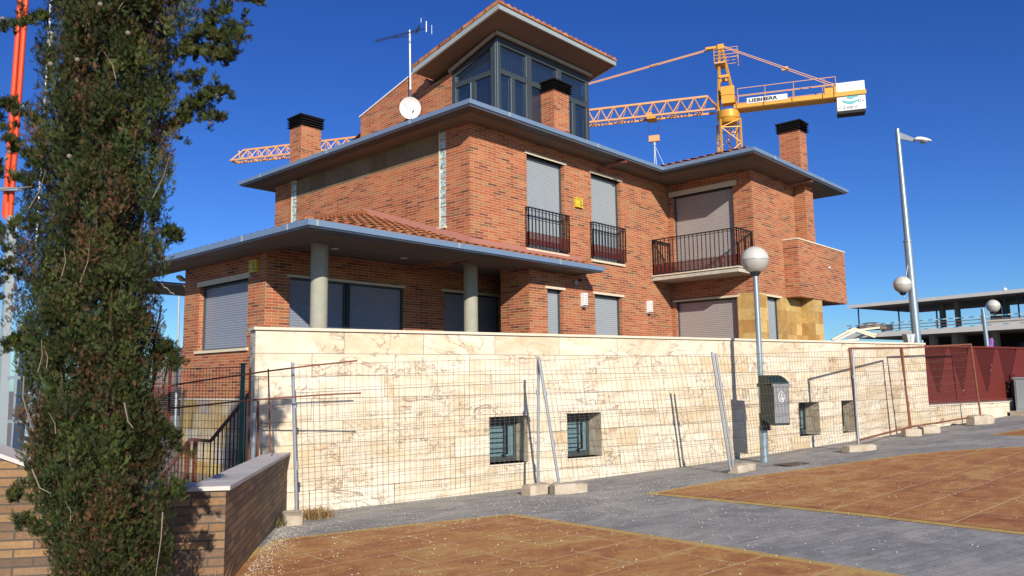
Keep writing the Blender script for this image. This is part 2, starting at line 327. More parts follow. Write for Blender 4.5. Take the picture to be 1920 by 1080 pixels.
def paver(name, stops, joint, bw, rh, ms, stain, rough=.8, bs=.35, rot=0., edge=.25):
    m, nt, b = newmat(name); tc = N(nt, 'ShaderNodeTexCoord').outputs['Object']
    mp = N(nt, 'ShaderNodeMapping'); mp.inputs['Rotation'].default_value = (0, 0, rot); nt.links.new(tc, mp.inputs[0])
    wv = N(nt, 'ShaderNodeTexNoise'); wv.inputs['Scale'].default_value = 3; nt.links.new(tc, wv.inputs['Vector'])
    wm = N(nt, 'ShaderNodeVectorMath', operation='MULTIPLY_ADD'); nt.links.new(wv.outputs['Color'], wm.inputs[0]); wm.inputs[1].default_value = (.02,.02,0); nt.links.new(mp.outputs[0], wm.inputs[2])
    br = N(nt, 'ShaderNodeTexBrick', offset=.5)
    for k, v in (('Color1', (0,0,0,1)), ('Color2', (1,1,1,1)), ('Mortar', (0,0,0,1))): br.inputs[k].default_value = v
    br.inputs['Scale'].default_value = 1; br.inputs['Brick Width'].default_value = bw; br.inputs['Row Height'].default_value = rh; br.inputs['Mortar Size'].default_value = ms; br.inputs['Mortar Smooth'].default_value = .4
    nt.links.new(wm.outputs[0], br.inputs['Vector'])
    rp = ramp(nt, stops); 
    ms_ = N(nt, 'ShaderNodeMapping'); ms_.inputs['Rotation'].default_value = (0, 0, WY); nt.links.new(tc, ms_.inputs[0]); mq_ = N(nt, 'ShaderNodeMapping'); mq_.inputs['Scale'].default_value = (.85, 1.35, 1); nt.links.new(ms_.outputs[0], mq_.inputs[0]); tq = mq_.outputs[0]
    f0 = noise(nt, tq, 1.7, 8, .72, .8)
    mf = N(nt, 'ShaderNodeMath', operation='MULTIPLY_ADD'); nt.links.new(br.outputs['Color'], mf.inputs[0]); mf.inputs[1].default_value = edge
    m2 = N(nt, 'ShaderNodeMath', operation='MULTIPLY'); nt.links.new(f0, m2.inputs[0]); m2.inputs[1].default_value = 1-edge; nt.links.new(m2.outputs[0], mf.inputs[2])
    nt.links.new(mf.outputs[0], rp.inputs[0]); c = rp.outputs[0]
    f1 = noise(nt, tc, 35, 5, .75); r1 = ramp(nt, [(.3, (.78,.78,.78)), (.7, (1.2,1.2,1.2))]); nt.links.new(f1, r1.inputs[0]); c = mix(nt, 1, c, r1.outputs[0], 'MULTIPLY')
    fs = noise(nt, tq, stain[3], 8, .75, .8); rs = ramp(nt, [(stain[1], (0,0,0)), (stain[2], (1,1,1))]); nt.links.new(fs, rs.inputs[0]); c = mix(nt, rs.outputs[0], c, stain[0])
    c = mix(nt, br.outputs['Fac'], c, joint)
    nt.links.new(c, b.inputs['Base Color']); b.inputs['Roughness'].default_value = rough; b.inputs['Specular IOR Level'].default_value = .35
    inv = N(nt, 'ShaderNodeMath', operation='MULTIPLY_ADD'); nt.links.new(br.outputs['Fac'], inv.inputs[0]); inv.inputs[1].default_value = -1; nt.links.new(f1, inv.inputs[2])
    bump(nt, b, inv.outputs[0], bs, .008); return m
M['greypaving'] = paver('grey stamped paving', [(.25, (.18,.175,.168)), (.5, (.27,.262,.25)), (.75, (.37,.355,.33))], (.17,.165,.155), .22, .11, .003, ((.44,.41,.36), .46, .66, .9), rot=WY, edge=.18)
M['ochrepaving'] = paver('ochre stamped paving', [(.30, (.25,.085,.035)), (.42, (.39,.155,.05)), (.53, (.50,.245,.075)), (.68, (.60,.38,.13))], (.66,.52,.28), 1.15, .62, .006, ((.36,.13,.05), .48, .68, 4.5), rough=.7, rot=.12, edge=.05)
M['ochreedge'] = paver('plain ochre border', [(.3, (.50,.29,.075)), (.7, (.60,.42,.13))], (.5,.3,.1), 9, 9, .001, ((.42,.22,.08), .5, .75, 3), rough=.7)
M['earth'] = plain('dusty soil', (.24,.20,.16), .95, var=.25, vs=2, bs=.4)
M['chip'] = plain('pale stone chips', (.56,.49,.39), .9, var=.2, vs=40)
M['asphalt'] = plain('old asphalt', (.10,.10,.105), .9, var=.2, vs=4, bs=.3)
# ------------------------------------------------------------------ ground
us = sorted(set([-400, -150, -60, -30] + [x*.5 for x in range(-40, 60)] + TU + [80, 120, 250, 400])); vs_ = [-400, -120, -40, -20, -12, -8, -5, -2.5, -1, 0, 1, 5, 15, 40, 120, 400]
def pt(u, v, dz=0): p = W(u, v, 0); p.z = float(np.interp(u, TU, TZ))+zv(v)+dz; return p
g = MB()
for a, b_ in zip(us[:-1], us[1:]):
    for c, d in zip(vs_[:-1], vs_[1:]): g.face([pt(a, c), pt(b_, c), pt(b_, d), pt(a, d)])
tag(g.build('ground', M['earth'], weld=True), kind='structure')
def sheet(name, poly, mat, dz):
    """poly in (u,v); cut in u so that it follows the ground"""
    cuts = [(k, t) for k, T_ in ((0, TU), (1, [0, -2.5, -5])) for t in T_ if min(p[k] for p in poly) < t < max(p[k] for p in poly)]
    parts = [poly]
    for kk, t in cuts:
        out = []
        for P in parts:
            for side in (-1, 1):
                Q = []
                for i in range(len(P)):
                    a, b = P[i], P[(i+1) % len(P)]; da = side*(a[kk]-t); db = side*(b[kk]-t)
                    if da >= 0: Q.append(a)
                    if (da > 0 > db) or (da < 0 < db):
                        k = da/(da-db); Q.append((a[0]+(b[0]-a[0])*k, a[1]+(b[1]-a[1])*k))
                if len(Q) >= 3 and max(q[kk] for q in Q)-min(q[kk] for q in Q) > 1e-5: out.append(Q)
        parts = out
    m = MB()
    for P in parts: m.face([pt(u, v, dz) for u, v in P])
    return tag(m.build(name, mat), kind='structure')
def XY(x, y): p = Vector((x, y, 0)); return (p.dot(WU), p.dot(WN)-W0)
sheet('pavement', [(-9, -22), (30, -22), (30, .1), (-4.2, .1), (-4.05, .3), XY(-4.9,-1.45), XY(-7.5,-4.95), XY(-8.6,-6.2)], M['greypaving'], .004)
# ochre fields
A = [(-4.90, -2.0), (-3.49, -2.06), (-2.25, -2.33), (-1.84, -4.88), (-1.50, -6.58), (-.8, -9.5), (-.8, -14), (-7.5, -14), (-6.4, -5.2), (-5.75, -3.2)]
B = [(-.14, -2.21), (1.8, -2.04), (3.74, -2.25), (5.41, -2.47), (6.5, -2.95), (7.21, -3.44), (8.3, -4.6), (8.8, -9), (1.6, -11), (.57, -6.59), (.28, -4.80)]
Cc = [(8.95, -1.99), (12.7, -2.1), (18, -2.3), (18, -8), (9.6, -6), (9.2, -3.6), (8.8, -2.6)]
def inset(poly, d):
    n = len(poly); out = []; area = sum(poly[i][0]*poly[(i+1) % n][1]-poly[(i+1) % n][0]*poly[i][1] for i in range(n))
    s = 1 if area > 0 else -1
    for i in range(n):
        p0, p1, p2 = [Vector((*poly[k % n], 0)) for k in (i-1, i, i+1)]
        e1 = (p1-p0).normalized(); e2 = (p2-p1).normalized(); n1 = Vector((-e1.y, e1.x, 0))*s; n2 = Vector((-e2.y, e2.x, 0))*s
        bb = (n1+n2).normalized(); k = d/max(.35, bb.dot(n1)); q = p1+bb*k; out.append((q.x, q.y))
    return out
for P in (A, B, Cc):
    sheet('paving_border', P, M['ochreedge'], .008); sheet('paving_field', inset(P, .13), M['ochrepaving'], .012)
# white chips strewn on the paving
ch = MB(); rng = random.Random(3); n = 0
while n < 4300:
    u = rng.uniform(-5.8, 11); v = -abs(rng.gauss(0, 1))*3.2-.15
    if v < -9: continue
    dens = max(.12, 1-abs(u+1.5)/7)*(.35 if v > -1.2 else 1)
    if rng.random() > dens: continue
    p = pt(u, v, .013); s = rng.choice((.0035,.0045,.006,.0085))*rng.uniform(.7, 1.3); a = rng.uniform(0, 6.28)
    P = [p+Vector((math.cos(a+k*2.1)*s*rng.uniform(.6,1.2), math.sin(a+k*2.1)*s*rng.uniform(.6,1.2), 0)) for k in range(3)]
    t = p+Vector((0, 0, s*.8))
    for k in range(3): ch.face([P[k], P[(k+1) % 3], t], [(0,0)]*3)
    n += 1
for k in range(2200):      # denser gravel along the low wall
    t = rng.random(); q = Vector((-4.65, -1.35, 0)).lerp(Vector((-7.3, -4.85, 0)), t)+Vector((.78, -.6, 0))*abs(rng.gauss(0, .16)); q.z = zg(q.x, q.y)+.013
    s = rng.choice((.002,.003,.0045,.0065)); a = rng.uniform(0, 6.28); P = [q+Vector((math.cos(a+j*2.1)*s, math.sin(a+j*2.1)*s, 0)) for j in range(3)]; tt = q+Vector((0,0,s*.8))
    for j in range(3): ch.face([P[j], P[(j+1) % 3], tt], [(0,0)]*3)
tag(ch.build('gravel', M['chip']), 'pale stone chips strewn over the paving in front of the wall', 'gravel', kind='stuff')
mh = MB(); mp_ = W(3.62, -1.62, 0); mp_.z = zg(mp_.x, mp_.y)+.012
mh.box((-.3, -.17, 0), (.3, .17, .006), mp_, (WU, WN, Vector((0,0,1))))
tag(mh.build('drain_cover', plain('rusty brown cast iron', (.12,.085,.07), .7, .4, vs=20)), 'flat brown metal drain cover in the grey paving by the lamp', 'drain cover')
# ------------------------------------------------------------------ house
HX = Vector((1,0,0)); HZ = Vector((0,0,1))
house = thing('brick_house', (0, 0, -1.6), 'two storey orange brick house with zinc eaves, grey shutters and a glazed rooftop room', 'house')
def wall(mb, O, U, u0, u1, z0, z1, holes=(), depth=.16, reveal=True, top=None):
    """vertical wall face, outward normal (U.y,-U.x); holes (a,b,c,d) with reveals going inward"""
    O = Vector(O); U = Vector(U); inn = Vector((-U.y, U.x, 0))
    xs = sorted({u0, u1, *[h[0] for h in holes], *[h[1] for h in holes]}); zs = sorted({z0, z1, *[h[2] for h in holes], *[h[3] for h in holes]})
    P = lambda u, z, d=0: O+U*u+HZ*z+inn*d
    for a, b in zip(xs[:-1], xs[1:]):
        for c, d in zip(zs[:-1], zs[1:]):
            if any(h[0]-1e-6 < (a+b)/2 < h[1]+1e-6 and h[2]-1e-6 < (c+d)/2 < h[3]+1e-6 for h in holes): continue
            mb.face([P(a, c), P(b, c), P(b, d), P(a, d)])
    for a, b, c, d in holes:
        mb.face([P(a,c), P(a,d), P(a,d,depth), P(a,c,depth)]); mb.face([P(b,d), P(b,c), P(b,c,depth), P(b,d,depth)])
        mb.face([P(a,d), P(b,d), P(b,d,depth), P(a,d,depth)]); mb.face([P(b,c), P(a,c), P(a,c,depth), P(b,c,depth)])
def shutter(O, U, a, b, c, d, depth, mat, parent, name='shutter', pitch=.047):
    """roller shutter of curved slats, slightly in front of the back of the reveal"""
    O = Vector(O); U = Vector(U); inn = Vector((-U.y, U.x, 0)); mb = MB(); P = lambda u, z, k: O+U*u+HZ*z+inn*k
    n = max(1, round((d-c)/pitch)); h = (d-c)/n
    for i in range(n):
        z = c+i*h
        mb.face([P(a,z,depth), P(b,z,depth), P(b,z+h*.12,depth-.007), P(a,z+h*.12,depth-.007)])
        mb.face([P(a,z+h*.12,depth-.007), P(b,z+h*.12,depth-.007), P(b,z+h*.5,depth-.011), P(a,z+h*.5,depth-.011)])
        mb.face([P(a,z+h*.5,depth-.011), P(b,z+h*.5,depth-.011), P(b,z+h*.9,depth-.007), P(a,z+h*.9,depth-.007)])
        mb.face([P(a,z+h*.9,depth-.007), P(b,z+h*.9,depth-.007), P(b,z+h,depth), P(a,z+h,depth)])
    return mb.build(name, mat, parent)
def window(O, U, a, b, c, d, mat, depth=.14, lint=None, sill=None, name='window', lintmat='lintel', lt=.05, ext=.07):
    """window part: frame guide rails; children shutter, lintel, sill"""
    O = Vector(O); U = Vector(U); inn = Vector((-U.y, U.x, 0)); ax = (U, inn, HZ)
    fr = MB(); t = .03
    fr.box((a+.002, depth-.05, c+.002), (a+t, depth+.01, d-.002), O, ax); fr.box((b-t, depth-.05, c+.002), (b-.002, depth+.01, d-.002), O, ax)
    fr.box((a+t, depth-.05, d-t), (b-t, depth+.01, d-.002), O, ax); fr.box((a+t, depth-.045, c+.002), (b-t, depth+.02, c+t), O, ax)
    f = fr.build(name, M['frame'], house)
    shutter(O, U, a+t, b-t, c+t, d-t, depth, M[mat], f)
    if lint:
        l = MB(); l.box((a-ext, -.025, d), (b+ext, depth, d+lt), O, ax); l.build('lintel', M[lintmat], f)
    if sill:
        s = MB(); s.box((a-ext, -.045, c-.05), (b+ext, .10, c+.001), O, ax); s.build('sill', M['lintel'], f)
    return f
FX = (0,0,0); UX = (1,0,0); UL = (0,-1,0)
# --- upper walls
mb = MB()
W1 = (1.68, 2.94, 2.76, 4.80); W2 = (3.94, 5.12, 2.76, 4.81)
wall(mb, FX, UX, 0, 7.3, 2.34, 5.12, [W1, W2], .15)
wall(mb, FX, UL, -7.22, 0, 2.3, 5.12)
WD = (.15, 1.87, 2.66, 4.76)
wall(mb, (7.3, 0, 0), UL, 0, 2.37, 2.06, 5.12, [WD], .15)
wall(mb, (0, -2.37, 0), UX, 7.3, 10.75, 2.05, 5.12)
wall(mb, (10.75, 0, 0), (0,1,0), -2.37, 7.22, -1.5, 5.12); wall(mb, (0, 7.22, 0), (-1,0,0), -10.75, 0, 2.3, 5.12)
mb.build('upper_wall', M['brick'], house)
# --- lower walls
L1 = (2.29, 2.81, .1, 1.96); L2 = (3.98, 5.06, .1, 1.965)
YC = .82
mb = MB(); wall(mb, FX, UX, 1.70, 7.3, -.5, 2.34, [L1, L2], .15)
wall(mb, (1.70, 0, 0), UL, -YC, 0, -.5, 2.44); wall(mb, (0, YC, 0), (-1,0,0), -2.80, -1.70, -.5, 2.44); wall(mb, (2.80, 0, 0), UL, -1.8, -YC, -.5, 2.44)
P1 = (-2.83, -.17, -.1, 1.93); P2 = (.94, 2.70, -.1, 1.95)
wall(mb, (0, 1.8, 0), UX, -3.32, 2.80, -.5, 2.44, [P1, P2], .12)
LW = (-4.30, -2.40, .66, 1.93)
wall(mb, (-3.32, 0, 0), UL, -4.96, -1.8, -.265, 2.44, [LW], .15)
wall(mb, (0, 4.96, 0), (-1,0,0), 0, 3.32, -1.8, 2.44)
wall(mb, (0, 7.22, 0), (-1,0,0), -10.75, 0, -1.5, 2.3); wall(mb, (0, 0, 0), UL, -7.22, -4.96, -1.5, 2.3)
mb.build('lower_wall', M['brick'], house)
mb = MB(); wall(mb, (-3.323, 0, 0), UL, -4.96, -1.8, -1.8, -.265); mb.build('base_cladding', M['basestone'], house)
mb = MB(); wall(mb, (-3.326, 0, 0), UL, -4.97, -1.8, -.29, -.25); mb.box((-3.345, 1.8, -.28), (-3.32, 4.98, -.25)); mb.build('base_trim', M['cap'], house)
# ochre stone storey of the wing
mb = MB(); GD = (.13, 1.84, -.1, 1.975)
wall(mb, (7.3, 0, 0), UL, 0, 1.85, -.5, 2.05, [GD], .15)
mb.build('wing_lower_wall', M['brick'], house)
mb = MB(); GW = (7.83, 8.56, .1, 1.985)
wall(mb, (7.292, 0, 0), UL, 1.86, 2.378, -.5, 2.055)
wall(mb, (0, -2.378, 0), UX, 7.292, 11.1, -.5, 2.05, [GW], .14)
mb.box((9.82, -2.74, -.5), (10.36, -2.379, 2.045))
mb.build('stone_cladding', M['ochrestone'], house)
# --- windows
window(FX, UX, *W1, 'shutter', lint=1, sill=1); window(FX, UX, *W2, 'shutter', lint=1, sill=1)
window(FX, UX, *L1, 'shutter', lint=1); window(FX, UX, *L2, 'shutter', lint=1)
window((7.3,0,0), UL, *WD, 'shutter_pink', lint=1, lt=.13, ext=.10, name='balcony_door'); window((7.3,0,0), UL, *GD, 'shutter_pink', lint=1, lt=.05, name='garden_door')
window((0,-2.378,0), UX, *GW, 'shutter', lint=1)
window((-3.32,0,0), UL, *LW, 'shutter_shade', lint=1, sill=1, lt=.10)
pw = window((0,1.8,0), UX, *P2, 'shutter_shade', lint=1, depth=.10)
window((0,1.8,0), UX, P1[0], -1.585, P1[2], P1[3], 'shutter_shade', lint=1, depth=.10)
window((0,1.8,0), UX, -1.50, P1[1], P1[2], P1[3], 'shutter_shade', lint=1, depth=.10, ext=.02)
mb = MB(); mb.box((-1.583, 1.83, -.1), (-1.502, 1.93, 1.93)); mb.build('mullion', M['black'], house)
# --- glass block strips and frieze on the left wall
for y0, y1, z0 in ((.70, .89, 3.11), (6.22, 6.42, 3.6)):
    mb = MB()
    k = 0; z = z0
    while z < 5.05: mb.box((-.006, y0, z+.006), (.0, y1-.03, min(z+.19, 5.08)-.006)); z += .2
    s = mb.build('glass_block_strip', M['glassblock'], house)
    mb = MB(); mb.box((-.02, y1-.03, z0-.02), (.0, y1, 5.09)); mb.box((-.05, y0-.03, z0-.05), (.0, y1+.05, z0-.01)); mb.build('surround', M['lintel'], s)
mb = MB(); mb.box((-.005, .92, 4.63), (0, 6.20, 5.085)); mb.build('shade_frieze', M['shadestone'], house)  # stone panel with painted eave shade, lower edge on the shadow line
# --- concrete columns and slabs
for x, y in ((-3.0, .60), (.70, .72)):
    mb = MB(); mb.tube([(x, y, -.2), (x, y, 2.46)], .145, 32); mb.build('column', M['concrete'], house, smooth=True)
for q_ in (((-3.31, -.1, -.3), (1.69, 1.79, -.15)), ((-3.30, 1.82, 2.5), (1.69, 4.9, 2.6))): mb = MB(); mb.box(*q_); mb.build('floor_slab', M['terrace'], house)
mb = MB(); mb.box((6.43, -2.35, 2.475), (7.29, -.005, 2.575)); 
mb.build('balcony_slab', M['slab'], house)
mb = MB(); mb.box((6.40, -2.38, 2.575), (7.29, -.006, 2.605)); mb.build('balcony_coping', M['lintel'], house)
# --- balcony railing
def railing(pts, zb, zt, step, parent, name, rb=.008, lower=None, side=None):
    mb = MB()
    for a, b in zip(pts[:-1], pts[1:]):
        a = Vector(a); b = Vector(b); L = (b-a).length; n = max(1, round(L/step))
        mb.bar(a+HZ*zt, b+HZ*zt, .045, .022); mb.bar(a+HZ*(zt-.055), b+HZ*(zt-.055), .012, .012)
        mb.bar(a+HZ*(zb+.03), b+HZ*(zb+.03), .03, .015)
        for i in range(n+1):
            p = a.lerp(b, i/n); mb.bar(p+HZ*zb, p+HZ*zt, .02 if i in (0, n) else 2*rb)
    o = mb.build(name, M['black'], parent)
    if lower:
        r = MB()
        for a, b in zip(pts[:-1], pts[1:]):
            a = Vector(a); b = Vector(b); n_ = max(2, round((b-a).length/.045)); d = (b-a).normalized()
            off = Vector((d.y, -d.x, 0))*-.018
            z = zb+.045; k = 0
            while z < lower: r.bar(a+off+HZ*z, b+off+HZ*z, .006, .016); z += .028
            for i in range(n_+1): p = a.lerp(b, i/n_)+off; r.bar(p+HZ*(zb+.03), p+HZ*lower, .009)
        r.build('red_infill_mesh', M['maroon'], o)
    return o
railing([(7.28,-.03,0), (6.46,-.03,0), (6.46,-2.33,0), (7.28,-2.33,0)], 2.61, 3.52, .115, house, 'balcony_railing', lower=2.90)
for a, b in ((1.62, 2.98), (3.87, 5.16)): railing([(a,-.005,0), (a,-.085,0), (b,-.085,0), (b,-.005,0)], 2.80, 3.62, .115, house, 'window_railing', rb=.009, lower=3.10)
# --- brick balcony box on the right, pilaster/chimney
mb = MB(); mb.box((8.93, -2.76, 2.03), (12.15, -2.58, 3.50)); mb.box((8.93, -2.58, 2.03), (9.1, -2.372, 3.50)); mb.box((11.98, -2.58, 2.03), (12.15, 1.0, 3.50)); 
bx = mb.build('brick_parapet', M['brick'], house)
mb = MB(); mb.box((8.91, -2.78, 3.50), (12.17, -2.56, 3.535)); mb.box((8.91, -2.56, 3.50), (9.12, -2.372, 3.535)); mb.box((11.96, -2.56, 3.5), (12.17, 1, 3.535)); mb.build('parapet_coping', M['lintel'], bx)
mb = MB(); mb.box((9.1, -2.58, 2.04), (11.98, 1.0, 2.2)); mb.build('terrace_floor', M['soffit'], bx)
mb = MB(); mb.tube([(10.9, -2.77, 2.95), (10.9, -2.81, 2.95)], .03, 8); mb.build('drain_spout', M['white'], bx)
mb = MB(); mb.box((9.78, -2.68, 2.2), (10.32, -2.371, 5.12)); mb.build('pilaster', M['brick'], house)
mb = MB(); mb.box((10.752, -1.9, 4.55), (11.1, -1.6, 5.10)); mb.build('beam', M['brick'], house)
mb = MB(); mb.box((10.752, -1.95, 4.50), (11.16, -1.55, 4.55)); mb.build('beam_soffit', M['cap'], house)
def chimney(x0, y0, sx, sy, z0, zb, zt):
    mb = MB(); mb.box((x0, y0, z0), (x0+sx, y0+sy, zb)); c = mb.build('chimney', M['brick'], house)
    k = MB(); h = (zt-zb)/4.2
    k.box((x0+.05, y0+.05, zb), (x0+sx-.05, y0+sy-.05, zt-.02))
    for i in range(4):
        z = zb+h*(i+.15); e = .07
        for (a, b, c_, d) in ((x0-e, y0-e, x0+sx+e, y0-e), (x0+sx+e, y0-e, x0+sx+e, y0+sy+e), (x0+sx+e, y0+sy+e, x0-e, y0+sy+e), (x0-e, y0+sy+e, x0-e, y0-e)):
            p = Vector((a, b, 0)); q = Vector((c_, d, 0)); inn = Vector((-(q-p).y, (q-p).x, 0)).normalized()*.06; t = (q-p).normalized()*.06
            k.prism([p+HZ*z, q+HZ*z, q+HZ*(z+.012), p+HZ*(z+.012)], inn) if False else k.face([p+HZ*z, q+HZ*z, q-t+inn+HZ*(z+h*.75), p+t+inn+HZ*(z+h*.75)])
    k.box((x0-.07, y0-.07, zt-.03), (x0+sx+.07, y0+sy+.07, zt))
    k.build('chimney_cowl', M['black'], c)
chimney(3.54, .74, .58, .60, 5.3, 6.95, 7.2)
chimney(.75, 7.25, .62, .56, 5.0, 6.95, 7.24)
chimney(9.78, -2.62, .46, .56, 5.2, 6.62, 6.88)
# ------------------------------------------------------------------ eaves and roofs
def eave(outline, zb, soff, name='gutter', closed=True, bh=.085):
    """outline: list of (x,y) going counter-clockwise seen from above is not needed; inward side given by soff>0 via polygon orientation"""
    n = len(outline); P = [Vector((*p, 0)) for p in outline]; area = sum(P[i].x*P[(i+1) % n].y-P[(i+1) % n].x*P[i].y for i in range(n)); s = 1 if area > 0 else -1
    def ins(d):
        out = []
        for i in range(n):
            e1 = (P[i]-P[i-1]).normalized(); e2 = (P[(i+1) % n]-P[i]).normalized(); n1 = Vector((-e1.y, e1.x, 0))*s; n2 = Vector((-e2.y, e2.x, 0))*s
            out.append(P[i]+(n1+n2)/(1+n1.dot(n2))*d)
        return out
    prof = [(0, zb+bh), (0, zb), (.035, zb-.004), (.035, zb-.02), (.05, zb-.022)]
    prof2 = [(.05, zb-.022), (.11, zb-.028), (.20, zb-.045), (.26, zb-.062), (.28, zb-.05)]
    def strip(prof, name, mat, par):
        mb = MB(); R_ = [[q+HZ*z for q in ins(d)] for d, z in prof]
        for a, b in zip(R_[:-1], R_[1:]):
            for i in range(n): j = (i+1) % n; mb.face([b[i], b[j], a[j], a[i]] if s > 0 else [a[i], a[j], b[j], b[i]])
        return mb.build(name, mat, par)
    gu = strip([(.06, zb+bh), *prof], name, M['zinc'], house)
    strip([(.045, zb-.012), (.045, zb-.03), (.06, zb-.031)], 'gutter_lip', M['galv'], gu)
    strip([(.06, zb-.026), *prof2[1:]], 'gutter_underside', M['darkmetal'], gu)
    # joints in the sheet
    jb = MB()
    for i in range(n):
        a = P[i]; b = P[(i+1) % n]; L = (b-a).length; t = 1.1 if L > 3 else 9e9; d = (b-a).normalized(); nn = Vector((d.y, -d.x, 0))*s
        while t < L-.5:
            q = a+d*t+nn*.003; jb = MB(); jb.box((-.02, -.004, zb-.002), (.02, .002, zb+bh+.001), q, (d, -nn, HZ)); jb.build('sheet_joint', M['zincpale'], gu); t += 2.9
    return ins
MO = [(-.645, -.66), (6.05, -.66), (6.05, -3.07), (11.93, -3.07), (11.93, 7.97), (-.645, 7.97)]
eave(MO, 5.155, .28)
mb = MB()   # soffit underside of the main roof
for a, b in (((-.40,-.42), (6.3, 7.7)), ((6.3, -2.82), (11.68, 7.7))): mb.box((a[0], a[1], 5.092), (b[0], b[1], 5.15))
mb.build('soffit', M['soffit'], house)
CO = [(-4.06, -.69), (3.45, -.69), (3.45, .25), (-.0, .25), (-.0, 8.0), (-4.06, 8.0)]
CO = [(-4.06, -.69), (3.45, -.69), (3.45, 8.0), (-4.06, 8.0)]
def eave_open(path, zb, ends):
    """gutter along an open path (outer side to the right of travel)"""
    pass
# canopy gutter: path from front right end round the left
def canopy_gutter():
    zb = 2.37; bh = .095
    pth = [Vector((3.45, -.002, 0)), Vector((3.45, -.69, 0)), Vector((-4.06, -.69, 0)), Vector((-4.06, 8.0, 0)), Vector((-.002, 8.0, 0))]
    def off(d):
        out = []
        for i, p in enumerate(pth):
            ns = []
            if i > 0: e = (p-pth[i-1]).normalized(); ns.append(Vector((e.y, -e.x, 0)))
            if i < len(pth)-1: e = (pth[i+1]-p).normalized(); ns.append(Vector((e.y, -e.x, 0)))
            out.append(p+(sum(ns, Vector())/(1+ns[0].dot(ns[-1])) if len(ns) == 2 else ns[0])*d)
        return out
    def strip(prof, name, mat, par, upto=4):
        mb = MB(); Rr = [[q+HZ*z for q in off(d)] for d, z in prof]
        for a, b in zip(Rr[:-1], Rr[1:]):
            for i in range(len(pth)-1): mb.face([a[i], a[i+1], b[i+1], b[i]])
        return mb.build(name, mat, par)
    gu = strip([(.07, zb+bh), (0, zb+bh), (0, zb), (.035, zb-.004), (.035, zb-.02)], 'canopy_gutter', M['zinc'], house)
    strip([(.042, zb-.010), (.042, zb-.024), (.055, zb-.025)], 'gutter_lip', M['galv'], gu)
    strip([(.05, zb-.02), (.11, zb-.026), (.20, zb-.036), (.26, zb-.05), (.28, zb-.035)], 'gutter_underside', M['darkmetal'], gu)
    jb = MB()
    for x in (-3.9, -.95, 1.9): jb = MB(); jb.box((x-.02, -.696, zb-.002), (x+.02, -.688, zb+bh+.001)); jb.build('sheet_joint', M['zincpale'], gu)
    for y in (-.1, 1.3, 4.2): jb = MB(); jb.box((-4.066, y-.02, zb-.002), (-4.058, y+.02, zb+bh+.001)); jb.build('sheet_joint', M['zincpale'], gu)
canopy_gutter()
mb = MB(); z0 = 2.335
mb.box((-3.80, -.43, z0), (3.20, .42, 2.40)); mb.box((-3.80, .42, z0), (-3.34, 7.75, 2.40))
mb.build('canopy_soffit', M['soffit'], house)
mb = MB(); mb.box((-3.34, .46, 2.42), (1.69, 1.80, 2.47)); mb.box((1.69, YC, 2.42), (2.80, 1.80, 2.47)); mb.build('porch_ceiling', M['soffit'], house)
mb = MB(); mb.box((-3.335, .42, 2.34), (1.69, .46, 2.47)); mb.build('ceiling_beam', M['concrete'], house)
mb = MB(); mb.box((-3.75, 7.3, 2.1), (-.5, 7.5, 2.335)); mb.build('rear_beam', M['concrete'], house)
# barrel tiled slopes
def slope(mb, e0, e1, inn, z0, pitch, L, lh=1, rh=1, period=.22, amp=.042, l0=0.0):
    """tiles running up-slope from eave e0->e1; plan length min(L, lh*u, rh*(W-u)) for hips"""
    e0 = Vector(e0); e1 = Vector(e1); Wd = (e1-e0).length; d = (e1-e0)/Wd; inn = Vector(inn); seg = 6; n = int(Wd/period*seg)
    def prof(u): t = (u/period) % 1; return amp*abs(math.sin(math.pi*t))**.8 if True else 0
    for i in range(n):
        ua = Wd*i/n; ub = Wd*(i+1)/n
        La = min(L, lh*ua if lh else 9e9, rh*(Wd-ua) if rh else 9e9); Lb = min(L, lh*ub if lh else 9e9, rh*(Wd-ub) if rh else 9e9)
        if max(La, Lb) < .01: continue
        st = .36; k = 0; a = 0
        while a < max(La, Lb)-1e-6:
            b = min(a+st, max(La, Lb)); pts = []
            for (u, l) in ((ua, min(a, La)), (ub, min(a, Lb)), (ub, min(b, Lb)), (ua, min(b, La))):
                lift = .018*(1-(l-a)/st) if b > a else 0
                pts.append((e0+d*u+inn*(l-.05)+HZ*(z0+pitch*l+prof(u)+lift), (u, l)))
            if (pts[2][0]-pts[1][0]).length > 1e-5 or (pts[3][0]-pts[0][0]).length > 1e-5: mb.face([p[0] for p in pts], [p[1] for p in pts])
            a += st
    # eave end closure
    for i in range(n):
        ua = Wd*i/n; ub = Wd*(i+1)/n
        if ((ua/period) % 1) > .999: continue
        mb.face([e0+d*ua-inn*.05+HZ*(z0-.03), e0+d*ub-inn*.05+HZ*(z0-.03), e0+d*ub-inn*.05+HZ*(z0+prof(ub)*.55), e0+d*ua-inn*.05+HZ*(z0+prof(ua)*.55)])
def ridge(mb, a, b, r=.075):
    a = Vector(a); b = Vector(b); L = (b-a).length; n = max(1, round(L/.36)); d = (b-a)/L
    for i in range(n):
        p = a+d*(L*i/n); q = a+d*(L*(i+1)/n+.04); mb.tube([p+HZ*.0, q+HZ*.012], r, 10, r*.86)
P_ = .33; zt = 5.178
mb = MB(); W_ = 11.93+.645; D_ = 7.97+.66; hD = D_/2
